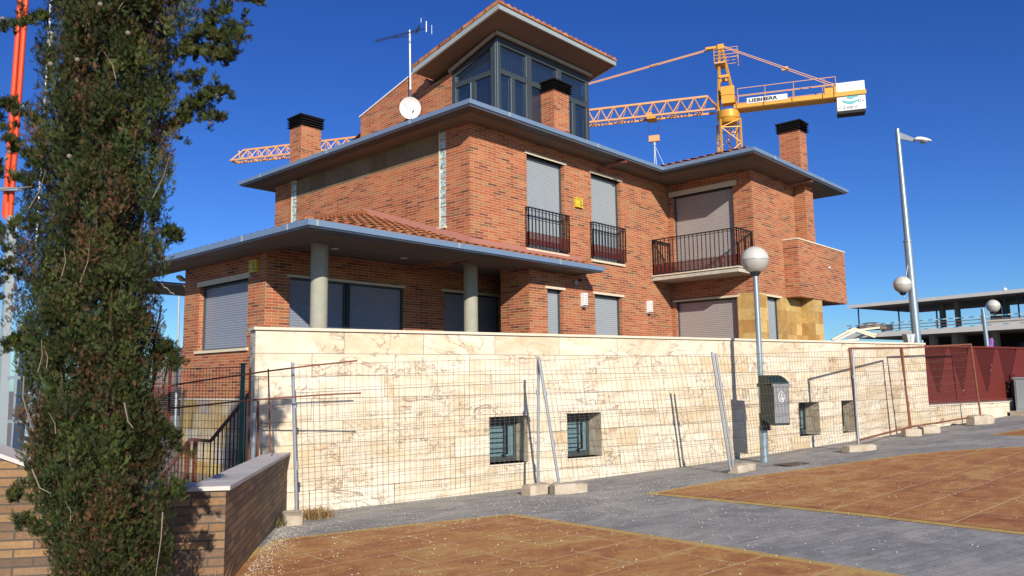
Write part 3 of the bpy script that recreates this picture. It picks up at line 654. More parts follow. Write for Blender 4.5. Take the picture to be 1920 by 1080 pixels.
def hiproof(mb, x0, y0, x1, y1, z0, p):
    Wd = x1-x0; Dd = y1-y0; h = min(Wd, Dd)/2
    slope(mb, (x0, y0, 0), (x1, y0, 0), (0,1,0), z0, p, h); slope(mb, (x1, y0, 0), (x1, y1, 0), (-1,0,0), z0, p, h)
    slope(mb, (x1, y1, 0), (x0, y1, 0), (0,-1,0), z0, p, h); slope(mb, (x0, y1, 0), (x0, y0, 0), (1,0,0), z0, p, h)
    rm = []
    if Wd >= Dd: A_, B_ = Vector((x0+h, y0+h, z0+p*h)), Vector((x1-h, y0+h, z0+p*h)); prs = ((x0,y0,A_), (x0,y1,A_), (x1,y0,B_), (x1,y1,B_))
    else: A_, B_ = Vector((x0+h, y0+h, z0+p*h)), Vector((x0+h, y1-h, z0+p*h)); prs = ((x0,y0,A_), (x1,y0,A_), (x0,y1,B_), (x1,y1,B_))
    for x, y, t in prs: ridge(mb, (x, y, z0+.02), t+HZ*.03)
    if (A_-B_).length > .2: ridge(mb, A_+HZ*.03, B_+HZ*.03)
hiproof(mb, -.54, -.555, 11.83, 7.87, zt, P_)
hiproof(mb, 6.15, -2.97, 11.825, 5.2, zt-.002, P_)
slope(mb, (6.13, 5.0, 0), (6.13, -2.97, 0), (1,0,0), zt+.06, P_, .9, 0, 1)
mb.build('roof', M['tile'], house)
# canopy roof (front slope, hip, left slope)
mb = MB(); zc = 2.428
slope(mb, (-3.97, -.60, 0), (3.42, -.60, 0), (0,1,0), zc, P_, .60, 1, 0, amp=.032)
# front slope left of the upper wall goes on up to the hip
e0 = Vector((-3.97, -.60, 0))
def frontpiece(mb):
    period = .22; seg = 6; x = -3.97; n = int(3.97/period*seg)
    for i in range(n):
        ua = 3.97*i/n; ub = 3.97*(i+1)/n
        if ub <= .60: continue
        a = .60 if ua > .60 else ua; Lm = ub
        a = .60
        while a < Lm-1e-6:
            b = min(a+.36, Lm); pts = []
            for (u, l) in ((ua, min(a, max(ua, .60))), (ub, a), (ub, b), (ua, min(b, max(ua, .60)))):
                z = zc+P_*l+.032*abs(math.sin(math.pi*((u/period) % 1)))**.8+.018*(1-(l-a)/.36)
                pts.append((Vector((-3.97+u, -.60+l-.05, z)), (u, l)))
            mb.face([p[0] for p in pts], [p[1] for p in pts]); a += .36
frontpiece(mb)
slope(mb, (-3.97, 8.0, 0), (-3.97, -.60, 0), (1,0,0), zc, P_, 3.97, 1, 1)
ridge(mb, (-4.0, -.63, zc+.03), (-.02, 3.35, zc+P_*4.0+.03))
mb.build('canopy_roof', M['tile'], house)
mb = MB()   # mortar flashing along the walls
mb.prism([(0-.06, -.01, 2.67), (-.06, -.06, 2.62), (-.06, -.09, 2.66), (-.06, -.01, 2.78)], (3.50, 0, 0))
a = Vector((-.01, -.06, 2.68)); b = Vector((-.01, 3.37, 3.80)); mb.prism([a+Vector((0,0,-.05)), a+Vector((-.09,0,-.02)), a+Vector((-.05,0,.08)), a+Vector((0,0,.10))], b-a)
mb.build('flashing', M['tileridge'], house)
# ------------------------------------------------------------------ rooftop room
tb = MB(); X0 = 1.95
# left gable brick wall with sloping top
gp = [(X0, 2.60, 5.5), (X0, 2.60, 7.44), (X0, 3.35, 7.30), (X0, 3.75, 7.85), (X0, 4.18, 7.78), (X0, 6.24, 7.19), (X0, 6.24, 5.5)]
tb.prism([Vector(p) for p in gp], (.24, 0, 0))
tb.box((5.2, 1.2, 5.5), (5.40, 6.2, 7.35))
tb.face([(X0, 6.24, 5.5), (5.4, 6.24, 5.5), (5.4, 6.24, 7.19), (X0, 6.24, 7.19)])
tower = tb.build('rooftop_wall', M['brick'], house)
cp = MB(); a = Vector((X0-.03, 3.75, 7.86)); b = Vector((X0-.03, 6.28, 7.185)); cp.prism([a, a+Vector((.3,0,0)), a+Vector((.3,0,.035)), a+Vector((0,0,.035))], b-a); cp.build('coping', M['white'], tower)
# back roof behind the gable
tb = MB(); tb.face([(X0+.1, 3.75, 7.80), (5.4, 3.75, 7.80), (5.4, 6.3, 7.13), (X0+.1, 6.3, 7.13)]); tb.face([(X0, 6.2, 6.78), (X0, 7.6, 6.30), (5.4, 7.6, 6.30), (5.4, 6.2, 6.78)][::-1]); tb.box((X0, 6.25, 6.2), (5.4, 7.5, 6.32))
tb.build('rear_roof', M['tile'], tower)
# glazed lantern
GL = M['glass']; ZL = 5.75; ZT = 7.87
def ztop(y): return ZT-.312*(y-1.1)
fr = MB()
# front frame at Y=1.1
ax = (HX, Vector((0,1,0)), HZ); X1 = 5.42
def fbox(x0, x1, z0, z1, y0=1.1, y1=1.17): fr.box((x0, y0, z0), (x1, y1, z1))
fbox(X0, X0+.13, ZL, ZT, 1.1, 1.2); fbox(X1-.12, X1, ZL, ZT)
mulls = [(2.97, 3.16), (4.12, 4.30)]
for a, b in mulls: fbox(a, b, ZL, ZT)
fbox(X0+.13, X1-.12, ZT-.17, ZT, 1.105, 1.165)
bays = [(X0+.13, 2.97), (3.16, 4.12), (4.30, X1-.12)]
mids = []
for a, b in bays:
    fbox(a, b, 7.02, 7.14, 1.112, 1.16); c = (a+b)/2-.02; fbox(c-.06, c+.07, ZL, 7.02, 1.112, 1.16); mids.append(c)
    fbox(a, b, ZL, ZL+.2, 1.112, 1.16)
# thin inner bead lines
# left frame at X0
def lbox(y0, y1, z0, z1, x0=X0, x1=X0+.07): fr.box((x0, y0, z0), (x1, y1, z1))
lbox(1.2, 1.30, ZL, ztop(1.3)-.02); lbox(2.47, 2.60, ZL, ztop(2.6)-.02)
fr.prism([(X0+.005, 1.2, ztop(1.2)-.15), (X0+.005, 2.6, ztop(2.6)-.15), (X0+.005, 2.6, ztop(2.6)), (X0+.005, 1.2, ztop(1.2))], (.055, 0, 0))
fr.prism([(X0+.01, 1.30, 7.00), (X0+.01, 2.47, 7.00), (X0+.01, 2.47, 7.12), (X0+.01, 1.30, 7.12)][::-1], (.05, 0, 0))
lbox(1.83, 1.95, ZL, 7.0, X0+.01, X0+.06)
lant = fr.build('lantern_frame', M['frame'], tower)
def bead(a, b): al = MB(); al.box(a, b); al.build('aluminium_bead', M['galv'], lant)
for x in (2.955, 4.105, X1-.135): bead((x, 1.095, 7.16), (x+.015, 1.10, 7.68))
for c in mids: bead((c-.075, 1.104, ZL+.2), (c-.06, 1.111, 7.0))
for x in (2.955, X1-.135): bead((x, 1.095, ZL+.2), (x+.015, 1.10, 7.0))
bead((X0-.006, 1.135, ZL), (X0, 1.15, ZT-.08)); bead((X0+.02, 1.094, ZL), (X0+.035, 1.1, ZT-.08))
bead((X0-.005, 1.95, ZL+.2), (X0+.01, 1.965, 6.99)); bead((X0-.006, 2.455, 6.3), (X0, 2.47, 6.99)); bead((X0-.006, 2.455, 7.14), (X0, 2.47, 7.26))
for a, b in bays:
    gm = MB(); gm.face([(a, 1.145, 7.14), (b, 1.145, 7.14), (b, 1.145, ZT-.17), (a, 1.145, ZT-.17)]); gm.build('pane', GL, lant)
    for c, d in ((a, (a+b)/2-.08), ((a+b)/2+.05, b)):
        gm = MB(); gm.face([(c, 1.145, ZL+.2), (d, 1.145, ZL+.2), (d, 1.145, 7.02), (c, 1.145, 7.02)]); gm.build('pane', GL, lant)
gm = MB(); xx = X0+.04; gm.face([(xx, 2.47, 7.12), (xx, 1.3, 7.12), (xx, 1.3, ztop(1.3)-.15), (xx, 2.47, ztop(2.47)-.15)]); gm.build('pane', GL, lant)
for c, d in ((1.95, 2.47), (1.3, 1.83)):
    gm = MB(); gm.face([(xx, d, ZL), (xx, c, ZL), (xx, c, 7.0), (xx, d, 7.0)]); gm.build('pane', GL, lant)
bl = MB(); rr = random.Random(5)
x = X0+.18
while x < X1-.12: bl.box((x, 1.28, 5.9), (x+.10, 1.285, 7.7)); x += .118
y = 1.36
while y < 2.5: bl.box((X0+.17, y, 5.9), (X0+.175, y+.10, ztop(y)-.2)); y += .118
bl.build('vertical_blind', M['blind'], lant)
cords = MB()
for x in (2.32, 2.62, 3.42, 3.70, 4.6, 4.86, 5.1): cords.box((x, 1.262, 5.9), (x+.012, 1.268, 7.7))
for y in (1.6, 2.15): cords.box((X0+.155, y, 5.9), (X0+.16, y+.012, 7.3))
cords.build('blind_edge', M['white'], lant)
inr = MB(); inr.box((X0+.3, 1.9, 5.7), (5.15, 2.0, 7.6)); inr.build('interior_partition', M['dark'], tower)
# pale trim above the glazing
tr = MB(); tr.prism([(X0-.10, 1.0, ZT+.0), (X0-.10, 1.06, ZT), (X0-.10, 1.06, ZT+.07), (X0-.10, 1.0, ZT+.07)], (3.62, 0, 0))
tr.prism([(X0-.10, 1.02, ztop(1.02)), (X0-.04, 1.02, ztop(1.02)), (X0-.04, 1.02, ztop(1.02)+.06), (X0-.10, 1.02, ztop(1.02)+.06)], (0, 1.6, -.312*1.6))
tr.build('lantern_trim', M['concrete'], tower)
# mono pitch roof rising to the front
sl_ = .224; xa, xb = 1.33, 5.735; ya, yb = .43, 3.33; zf = 8.10
def zr(y): return zf-sl_*(y-ya)
rf = MB(); rf.face([(xa+.05, ya+.05, zr(ya)), (xa+.05, yb, zr(yb)), (xb-.03, yb, zr(yb)), (xb-.03, ya+.05, zr(ya))]); rf.face([(xa+.05, yb, zr(yb)), (xa+.05, yb, zr(yb)+.12), (xb-.03, yb, zr(yb)+.12), (xb-.03, yb, zr(yb))])
rf.build('rooftop_soffit', M['soffit'], tower)
vg = MB(); hh = .125
vg.prism([(xa, ya, zf-.02), (xb, ya, zf-.02), (xb, ya, zf-.02+hh), (xa, ya, zf-.02+hh)][::-1], (0, .05, 0))
vg.prism([(xa, ya+.05, zr(ya)-.03), (xa, yb, zr(yb)-.03), (xa, yb, zr(yb)+hh-.03), (xa, ya+.05, zr(ya)+hh-.03)], (.05, 0, 0))
vg.prism([(xb-.03, ya+.05, zr(ya)-.03), (xb-.03, yb, zr(yb)-.03), (xb-.03, yb, zr(yb)+hh-.03), (xb-.03, ya+.05, zr(ya)+hh-.03)], (.03, 0, 0))
vg.build('verge_sheet', M['zincpale'], tower)
tl = MB()
def tslope(mb, period=.2, amp=.05):
    Wd = xb-xa; n = int(Wd/period)*6
    for i in range(n):
        ua = Wd*i/n; ub = Wd*(i+1)/n; y = ya-.03
        while y < yb:
            y2 = min(y+.38, yb); P = []
            for u, yy in ((ua, y), (ua, y2), (ub, y2), (ub, y)):
                z = zr(yy)+hh-.005+amp*abs(math.sin(math.pi*((u/period) % 1)))**.8+.02*((yy-y)/.38)
                P.append((Vector((xa+u, yy, z)), (u, yy)))
            mb.face([p[0] for p in P][::-1], [p[1] for p in P][::-1]); y += .38
        mb.face([(xa+ua, ya-.03, zr(ya)+hh-.03), (xa+ub, ya-.03, zr(ya)+hh-.03), (xa+ub, ya-.03, zr(ya)+hh+amp*abs(math.sin(math.pi*((ub/period) % 1)))**.8), (xa+ua, ya-.03, zr(ya)+hh+amp*abs(math.sin(math.pi*((ua/period) % 1)))**.8)])
tslope(tl)
i = 0; y = ya
while y < yb-.05:     # verge tiles down the left edge
    y2 = min(y+.40, yb); tl.box((-.015, 0, .0), (.13, y2-y, .085), Vector((xa, y, zr(y)+hh-.03+.0)), (HX, Vector((0, 1, -sl_+.03)), HZ)); y += .38
tl.build('rooftop_tiles', M['tile'], tower)
for x in (-2.35, -.75, .95): mb = MB(); mb.tube([(x, 1.1, 2.415), (x, 1.1, 2.42)], .075, 16); mb.build('ceiling_light', M['white'], house)
for x0_, y0_, yy in ((4.55, -.02, -.55), (9.55, -2.39, -2.95)):
    mb = MB(); mb.bar((x0_-.35, y0_+.0, 4.93), (x0_, yy, 5.11), .06, .05); mb.bar((x0_, yy, 5.06), (x0_, yy, 5.17), .08); mb.build('gutter_bracket', M['redbrown'], house)
exec_later = []
# ------------------------------------------------------------------ fittings hung on the house
def wall_lamp(x, y, z, label):
    t = thing('wall_lamp', (x, y, z), label, 'wall lamp', 'white wall lamps on the brick front'); b = MB()
    b.prism([(x-.065, y-.005, z), (x-.065, y-.11, z+.03), (x-.065, y-.11, z+.30), (x-.065, y-.005, z+.30)], (.13, 0, 0)); b.build('housing', M['white'], t)
    b = MB()
    for k in range(5): b.box((x-.05, y-.113, z+.06+k*.045), (x+.05, y-.110, z+.075+k*.045))
    b.box((x-.055, y-.10, z-.02), (x+.055, y-.02, z-.001)); b.build('louvre', M['greylet'], t)
wall_lamp(3.50, -.002, 1.64, 'white box wall lamp beside the narrow shutter under the canopy end')
wall_lamp(6.17, -.002, 1.64, 'white box wall lamp between the wide shutter and the balcony')
def siren(O, U, label):
    O = Vector(O); U = Vector(U); out = Vector((U.y, -U.x, 0)); t = thing('alarm_siren', O, label, 'alarm siren', 'yellow alarm sirens on the brick walls'); b = MB(); ax = (U, out, HZ)
    b.box((-.12, .0, -.10), (.12, .05, .10), O, ax); b.box((-.125, .0, .09), (.125, .06, .112), O, ax); b.box((-.125, 0, -.112), (.125, .06, -.09), O, ax); b.build('housing', M['yellow'], t)
    b = MB(); P = lambda u, z: O+U*u*.9+out*.0535+HZ*z*.88
    for poly in (((.0,.07), (.06,.09), (.035,.04)), ((.03,.0), (.06,.045), (.09,-.0), (.06,-.02)), ((.0,-.06), (.11,-.09), (.11,-.065), (.03,-.04)), ((-.1,-.07), (-.02,-.07), (-.02,-.062), (-.1,-.062)), ((-.1,.062), (-.02,.062), (-.02,.07), (-.1,.07))):
        b.face([P(u, z) for u, z in poly])
    b.build('emblem', M['black'], t)
siren((3.42, 0, 4.01), (1,0,0), 'yellow alarm siren in the sun between the two upper shutters')
siren((-3.32, 2.18, 2.12), (0,-1,0), 'yellow alarm siren in shade under the canopy at the left corner')
t = thing('security_light', (3.25, -.002, 2.15), 'round security light in shade under the right end of the canopy', 'security light')
b = MB(); b.tube([(3.25, -.002, 2.16), (3.25, -.05, 2.16)], .06, 14); b.build('lens', M['greylet'], t); b = MB(); b.box((3.38, -.05, 2.2), (3.46, -.002, 2.26)); b.build('red_bell', M['maroon'], t)
# small flood lamp at far left corner
p = near(339, 522, 16.5); t = thing('flood_lamp', p, 'small pale flood lamp under the left end of the canopy', 'flood lamp'); b = MB(); b.box((-.09, -.05, -.03), (.09, .05, .03), p, (Vector((.8,.5,-.35)).normalized(), Vector((-.5,.8,0)).normalized(), Vector((.3,.2,.9)).normalized())); b.build('head', M['palegrey'], t)
# dish and aerial
dp = Vector((1.60, 3.735, 6.73)); t = thing('satellite_dish', dp, 'round white satellite dish on the rooftop brick wall', 'satellite dish')
dn = (-LD*.35+(CAM-dp).normalized()).normalized(); dx = Vector((-dn.y, dn.x, 0)).normalized(); dy = dn.cross(dx).normalized(); b = MB(); nu, nv, rd = 40, 7, .262
for i in range(nv):
    for j in range(nu):
        q = []
        for (a, c) in ((i, j), (i+1, j), (i+1, j+1), (i, j+1)):
            r_ = rd*a/nv; an = 2*math.pi*c/nu; q.append(dp+dx*r_*math.cos(an)+dy*r_*1.04*math.sin(an)+dn*(.10*(r_/rd)**2-.08))
        b.face(q if i else [q[0], q[1], q[2]])
b.build('reflector', M['white'], t, smooth=True)
b = MB(); text_mesh(b, 'Telev', dp+dx*-.18+dy*.075+dn*.005, dx-dy*.22, dy+dx*.22, .085, .002); b.build('lettering', M['greylet'], t)
b = MB(); b.tube([dp-dy*.24-dn*.02, dp+dn*.16-dy*.20+dx*.04, dp+dn*.24-dy*.14+dx*.06], .008, 8); b.tube([dp+dn*.23-dy*.14+dx*.055, dp+dn*.30-dy*.12+dx*.07], .022, 10); b.build('feed_arm', M['lampfix'], t)
b = MB(); b.tube([dp-dn*.08, dp+Vector((.22, .15, 0))], .02, 8); b.build('bracket', M['galv'], t)
mp0 = Vector((1.80, 3.97, 6.9)); t = thing('tv_aerial', mp0, 'television aerial on a white mast above the rooftop wall', 'aerial')
b = MB(); b.tube([(1.80, 3.97, 6.75), (1.80, 3.97, 7.4)], .027, 10); b.tube([(1.80, 3.97, 7.4), (1.80, 4.0, 8.9)], .022, 10); b.build('mast', M['white'], t)
A0 = near(705, 77, 19.6); A1 = near(792, 55, 19.6); b = MB(); b.tube([A0, A1+(A1-A0)*.06], .010, 6); d = (A1-A0).normalized(); sd = Vector((d.y*.5+.5, -d.x, .75)).normalized()
for k in range(20):
    q = A0.lerp(A1, k/19*.92); b.tube([q-sd*.085, q+sd*.085], .007, 4)
for dz_, l in ((.07, .09), (-.02, .1), (.03, .1)): b.tube([A1-d*.12+HZ*dz_-sd*l, A1-d*.12+HZ*dz_+sd*l], .012, 4)
b.tube([A0.lerp(A1, .38)-HZ*.02, A0.lerp(A1, .73)-HZ*.11], .008, 5); b.build('antenna_boom', M['black'], t)
b = MB()
for px, py, py2, rr_ in ((799.3, 40, 60, .013), (789.5, 34, 42, .006), (809.5, 47, 64, .006)): b.tube([near(px, py, 19.6), near(px, py2, 19.6)], rr_, 6)
b.build('reflector_bar', M['white'], t)
# ------------------------------------------------------------------ perimeter stone wall
pw = thing('stone_wall', W(-4.69, 0, -1.7), 'long cream travertine garden wall with small barred basement windows', 'wall')
UE = 10.31
def wz(u): return float(np.interp(u, TU, TZ))
holes = [(-1.212, -.525, -1.245, -.535), (.225, .917, -1.24, -.53), (5.84, 6.47, -1.155, -.50), (7.18, 7.63, -1.15, -.49)]
mb = MB(); OW = WN*W0
def uvw(pts): return [(p.dot(WU), p.z) for p in pts]
wall(mb, OW, WU, -4.69, UE, -1.95, .704, holes, .38)
wall(mb, OW+WU*-4.69, -WN, -.28, 0, -1.95, .704); wall(mb, OW+WU*UE, WN, 0, .45, -1.95, .704)
wall(mb, OW+WN*.45, -WU, -UE, 4.40, -1.95, .704); wall(mb, OW+WN*.28, -WU, 4.40, 4.69, -1.95, .704)
wall(mb, OW+WU*-4.40, -WN, -.45, -.28, -1.95, .704)
mb.build('stone_cladding', M['stone'], pw)
mb = MB(); mb.box((-4.40, .31, .704), (UE+.0, .48, .742), OW, (WU, WN, HZ)); mb.box((-4.72, -.035, .704), (UE+.0, .31, .742), OW, (WU, WN, HZ)); mb.build('coping', M['cap'], pw)
for (a, b_, c, d) in holes:
    f = MB(); ax = (WU, WN, HZ); t_ = .05
    for q in (((a, .34, c), (a+t_, .38, d)), ((b_-t_, .34, c), (b_, .38, d)), ((a+t_, .34, d-t_*3.2), (b_-t_, .38, d)), ((a+t_, .34, c), (b_-t_, .38, c+t_+.03))): f.box(q[0], q[1], OW, ax)
    fo = f.build('basement_window', M['frame'], pw)
    f = MB(); f.box((a+t_, .365, c+.08), (b_-t_, .375, d-t_), OW, ax); f.build('pane', M['clearglass'], fo)
    f = MB(); f.box((a+t_, .396, c+.05), (a+t_+(b_-a)*.55, .402, d-.14), OW, ax); f.build('blind', M['curtain'], fo)
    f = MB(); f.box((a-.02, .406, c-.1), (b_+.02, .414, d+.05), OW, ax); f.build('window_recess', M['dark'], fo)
    f = MB(); wd_ = (b_-a)
    for k in (.30, .52, .74): f.bar(W(a+.01, .18, c+(d-c)*k), W(a+wd_*.62, .18, c+(d-c)*k), .016)
    f.bar(W(a+wd_*.60, .18, c+.12), W(a+wd_*.60, .18, d-.10), .028, .03); f.bar(W(a+wd_*.60, .18, c+.13), W(a+wd_*.60, .32, c+.10), .02); f.bar(W(a+wd_*.60, .18, d-.12), W(a+wd_*.60, .32, d-.10), .02)
    f.bar(W(a+.02, .18, c+.12), W(a+.02, .18, d-.10), .02)
    f.build('security_bars', M['black'], fo)
    f = MB(); f.box((a-.0, -.02, c-.022), (b_+.03, .33, c), OW, ax); f.build('sill', M['cap'], fo)
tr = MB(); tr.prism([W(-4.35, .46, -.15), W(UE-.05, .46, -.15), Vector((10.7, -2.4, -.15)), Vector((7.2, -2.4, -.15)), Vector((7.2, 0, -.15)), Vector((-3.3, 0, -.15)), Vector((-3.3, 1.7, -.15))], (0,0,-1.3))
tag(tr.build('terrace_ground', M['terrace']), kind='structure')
# ------------------------------------------------------------------ red slatted fence right of the wall
rf_ = thing('slatted_fence', W(10.31, .05, -1.1), 'dark red slatted metal fence on a low stone plinth beside the tall wall', 'fence')
mb = MB(); wall(mb, OW+WN*.02, WU, 10.31, 14.06, -1.6, -.69); wall(mb, OW+WN*.02+WU*14.06, WN, 0, .25, -1.6, -.69); mb.build('plinth', M['stone'], rf_)
mb = MB(); mb.box((10.31, -.01, -.69), (14.08, .28, -.665), OW, (WU, WN, HZ)); mb.build('plinth_coping', M['cap'], rf_)
tris = [(10.42, 11.33, 10.90), (11.47, 12.30, 11.93), (12.60, 13.50, 13.01), (13.68, 14.56, 13.95)]
def intri(u, z):
    for a, b_, c in tris:
        t_ = (z+.50)/(.60+.50)
        if 0 < t_ and z < .66 and c+(a-c)*t_ < u < c+(b_-c)*t_: return True
    return False
sl2 = MB(); z = -.60; fu1 = 15.2
while z < .655:
    # spans outside the triangles
    ivs = []; t_ = (z+.02+.50)/(1.10)
    cur = 10.34
    if t_ > 0:
        for a, b_, c in tris:
            ivs.append((cur, c+(a-c)*min(t_, 1.06))); cur = c+(b_-c)*min(t_, 1.06)
    ivs.append((cur, fu1))
    for a, b_ in ivs:
        if b_-a > .01:
            P0 = [W(a, .085, z), W(b_, .085, z), W(b_, .10, z+.058), W(a, .10, z+.058)]; sl2.face(P0); sl2.face([p+WN*.008 for p in P0][::-1])
            sl2.face([P0[0], P0[0]+WN*.02, P0[1]+WN*.02, P0[1]])
    z += .055
sl2.build('slat_panel', M['maroon'], rf_)
vb = MB()
for a, b_, c in tris:
    u = a+.03
    while u < b_-.02:
        tt = (u-c)/((a-c) if u < c else (b_-c)); zb_ = -.50+1.10*tt
        vb.bar(W(u, .10, zb_), W(u, .10, .67), .030, .012); u += .060
vb.build('slot_bars', plain('dark red slot bar', (.10,.012,.010), .6), rf_)
fb = MB(); fb.bar(W(10.33, .08, -.66), W(10.33, .08, .70), .05); fb.bar(W(10.33, .08, .68), W(fu1, .08, .68), .04); fb.bar(W(10.33, .08, -.62), W(fu1, .08, -.62), .03)
fb.bar(W(14.15, .02, -1.1), W(14.15, .02, .0), .10); fb.build('frame_tube', M['maroon'], rf_)
# ------------------------------------------------------------------ temporary site fencing
def post(mb, a, b, r=.021): mb.tube([a, b], r, 10)
def mesh_panel(bl, br_, tl_, tr_, mat, name, label, frame_mat, group='site fence panels along the wall', nv=None, zlines=None, rusty=False, poles=(1, 1), top=False, bot=False):
    bl, br_, tl_, tr_ = [Vector(p) for p in (bl, br_, tl_, tr_)]
    t = thing('fence_panel', bl, label, 'site fence', group); L = (br_-bl).length
    P = lambda s, h: (bl.lerp(br_, s)).lerp(tl_.lerp(tr_, s), h)
    rn = random.Random(int(abs(bl.x*1000))); bel = [rn.uniform(-.03, .03) for _ in range(6)]
    nrm = (br_-bl).cross(tl_-bl).normalized()
    def Q(s, h):
        o = sum(b_*math.sin(math.pi*(k+1)*s)*math.sin(math.pi*h*(1+k % 2)) for k, b_ in enumerate(bel))
        return P(s, h)+nrm*o*.8
    nv = nv or int(L/.078); w_ = MB(); rw = .0023
    for i in range(1, nv):
        s = i/nv; pts = [Q(s, h) for h in (.06, .25, .3, .5, .72, .77, .99)]
        w_.tube(pts, rw, 3, cap=False)
    for h in (zlines or [.06, .14, .22, .235, .33, .42, .51, .53, .62, .71, .80, .82, .90, .985]):
        w_.tube([Q(s/12, h) for s in range(13)], rw*1.1, 3, cap=False)
    w_.build('wire_mesh', mat, t)
    if poles[0]: b = MB(); post(b, P(0, 0), P(0, 1)); post(b, P(.004, .30), P(.004, .36), .026); post(b, P(.004, .70), P(.004, .74), .026); b.build('post', frame_mat, t)
    if poles[1]: b = MB(); post(b, P(1, 0), P(1, 1)); post(b, P(.996, .70), P(.996, .74), .026); b.build('post', frame_mat, t)
    if top: b = MB(); post(b, P(0, 1), P(1, 1), .019); b.build('top_rail', frame_mat, t)
    if bot: b = MB(); post(b, P(0, .06), P(1, .06), .019); b.build('bottom_rail', frame_mat, t)
    return t
def wp_(u, v, dz): q = W(u, v, 0); q.z = float(np.interp(u, TU, TZ))+zv(v)+dz; return q
mesh_panel(wp_(-4.35,-.81,.06), wp_(-.85,-.76,.10), wp_(-4.43,-.79,1.91), wp_(-.82,-.78,1.96), M['wire'], 'fence_panel', 'bare wire site fence panel nearest the low brick wall, upright', M['galvpost'])
mesh_panel(wp_(-.70,-1.08,.10), wp_(2.20,-1.57,.06), wp_(-.86,-.86,1.92), wp_(1.98,-1.50,1.90), M['wire'], 'fence_panel', 'leaning wire site fence panel in front of the second basement window', M['galvpost'])
mesh_panel(wp_(2.28,-1.56,.06), wp_(5.78,-1.32,.06), wp_(2.07,-1.49,1.88), wp_(5.78,-1.32,1.85), M['wire'], 'fence_panel', 'wire site fence panel passing in front of the globe lamp and bin', M['galvpost'])
mesh_panel(wp_(5.84,-1.27,.08), wp_(8.61,-.57,.08), wp_(5.76,-1.27,1.87), wp_(8.52,-.57,1.85), M['rustwire'], 'fence_panel', 'rusty framed fence panel in front of the wall end', M['rust'], top=True, bot=True)
mesh_panel(wp_(8.90,-.42,.06), wp_(11.51,-.50,.08), wp_(8.73,-.41,1.85), wp_(11.37,-.48,1.83), M['rustwire'], 'fence_panel', 'rusty framed fence panel in front of the red slatted fence', M['rust'], top=True, bot=True)
def foot(u, v, ang, L, Wd, H, label, seed=0, z=0):
    rn = random.Random(seed); p = wp_(u, v, 0); t = Vector((math.cos(ang), math.sin(ang), 0)); s = Vector((-t.y, t.x, 0)); mb = MB(); n = 9
    prof = []
    for k in range(12):
        a = 2*math.pi*k/12; c, d = math.cos(a), math.sin(a); e = .28
        prof.append((Wd/2*(abs(c)**e)*(1 if c > 0 else -1), H/2+H/2*(abs(d)**e)*(1 if d > 0 else -1)))
    rings = []
    for i in range(n+1):
        x = -L/2+L*i/n; sc_ = .82 if i in (0, n) else 1
        rings.append([p+t*x+s*(q[0]*sc_*rn.uniform(.95, 1.04))+HZ*(max(-.01, q[1]*(1-.1*(i in (0, n)))*rn.uniform(.95, 1.05)-.005)) for q in prof])
    for a, b_ in zip(rings[:-1], rings[1:]):
        for j in range(12): k = (j+1) % 12; mb.face([a[j], b_[j], b_[k], a[k]])
    mb.face(rings[0]); mb.face(rings[-1][::-1])
    return tag(mb.build('concrete_foot', M['foot'], smooth=True), label, 'concrete block', 'concrete feet of the site fence')
aw = -WY
foot(-4.42, -.88, aw+R(80), .42, .22, .14, 'concrete foot seen end-on at the corner of the low brick wall', 1)
foot(-.92, -.84, aw+R(8), .42, .24, .15, 'left one of the two touching concrete feet below the crossed posts', 2)
foot(-.60, -1.16, aw+R(-12), .50, .24, .15, 'right one of the two touching concrete feet below the crossed posts', 3)
foot(2.52, -1.52, aw+R(14), .58, .20, .13, 'long concrete foot with rust stain left of the lamp post', 4)
foot(5.72, -1.37, aw+R(-8), .66, .22, .13, 'pale rounded concrete foot right of the drain cover', 5)
foot(8.58, -.61, aw+R(-30), .34, .24, .17, 'square concrete foot at the rusty gate corner', 6)
foot(9.20, -.62, aw+R(-20), .40, .24, .17, 'squat sandy concrete foot below the red fence edge', 7)
foot(11.32, -.58, aw+R(-8), .66, .26, .22, 'large squared concrete foot in front of the red fence plinth', 8)
# green post, mesh and rusty bars left of the wall
gpB = near(458, 862, 9.8); gpT = near(456, 684, 9.8); gpB.z = -1.7; gpB.x = gpT.x; gpB.y = gpT.y
t = thing('green_mesh_fence', gpB, 'green post with dark wire mesh running left behind the low brick wall', 'fence')
b = MB(); b.tube([gpB, gpT], .03, 12); b.box((-.035, -.035, 0), (.035, .035, .02), gpT); b.build('post', M['green'], t)
gl = near(250, 684, 10.6); gl.z = gpT.z; b = MB(); L = (gl-gpT).length
for i in range(1, int(L/.055)): s = i/int(L/.055); q = gpT.lerp(gl, s); b.tube([q-HZ*.02, q-HZ*1.85], .0028, 3, cap=False)
for k in range(20): z = -.03-k*.095; b.tube([gpT+HZ*z, gl+HZ*z], .0028 if k % 4 else .005, 3, cap=False)
b.build('wire_mesh', M['bingreen'], t)
def rod(name, a, b_, mat, r, label, cat, group):
    m_ = MB(); n_ = 8; a = Vector(a); b_ = Vector(b_); rn = random.Random(int(a.z*999)); m_.tube([a.lerp(b_, i/n_)+HZ*.02*math.sin(math.pi*i/n_)+HZ*rn.uniform(-.004,.004) for i in range(n_+1)], r, 7)
    return tag(m_.build(name, mat), label, cat, group)
e1 = Vector((-4.66, -2.77, .277)); e2 = Vector((-4.65, -2.84, -.12))
s1 = near(300, 727, 8.85); s2 = near(300, 768, 8.85); sh = near(440, 756, 9.0)
rod('steel_rod', s1, e1, M['rust'], .010, 'upper long rusty steel rod sticking out across the cream wall', 'steel rod', 'rusty rods by the wall corner')
rod('steel_rod', s2, e2, M['rust'], .010, 'lower long rusty steel rod sticking out across the cream wall', 'steel rod', 'rusty rods by the wall corner')
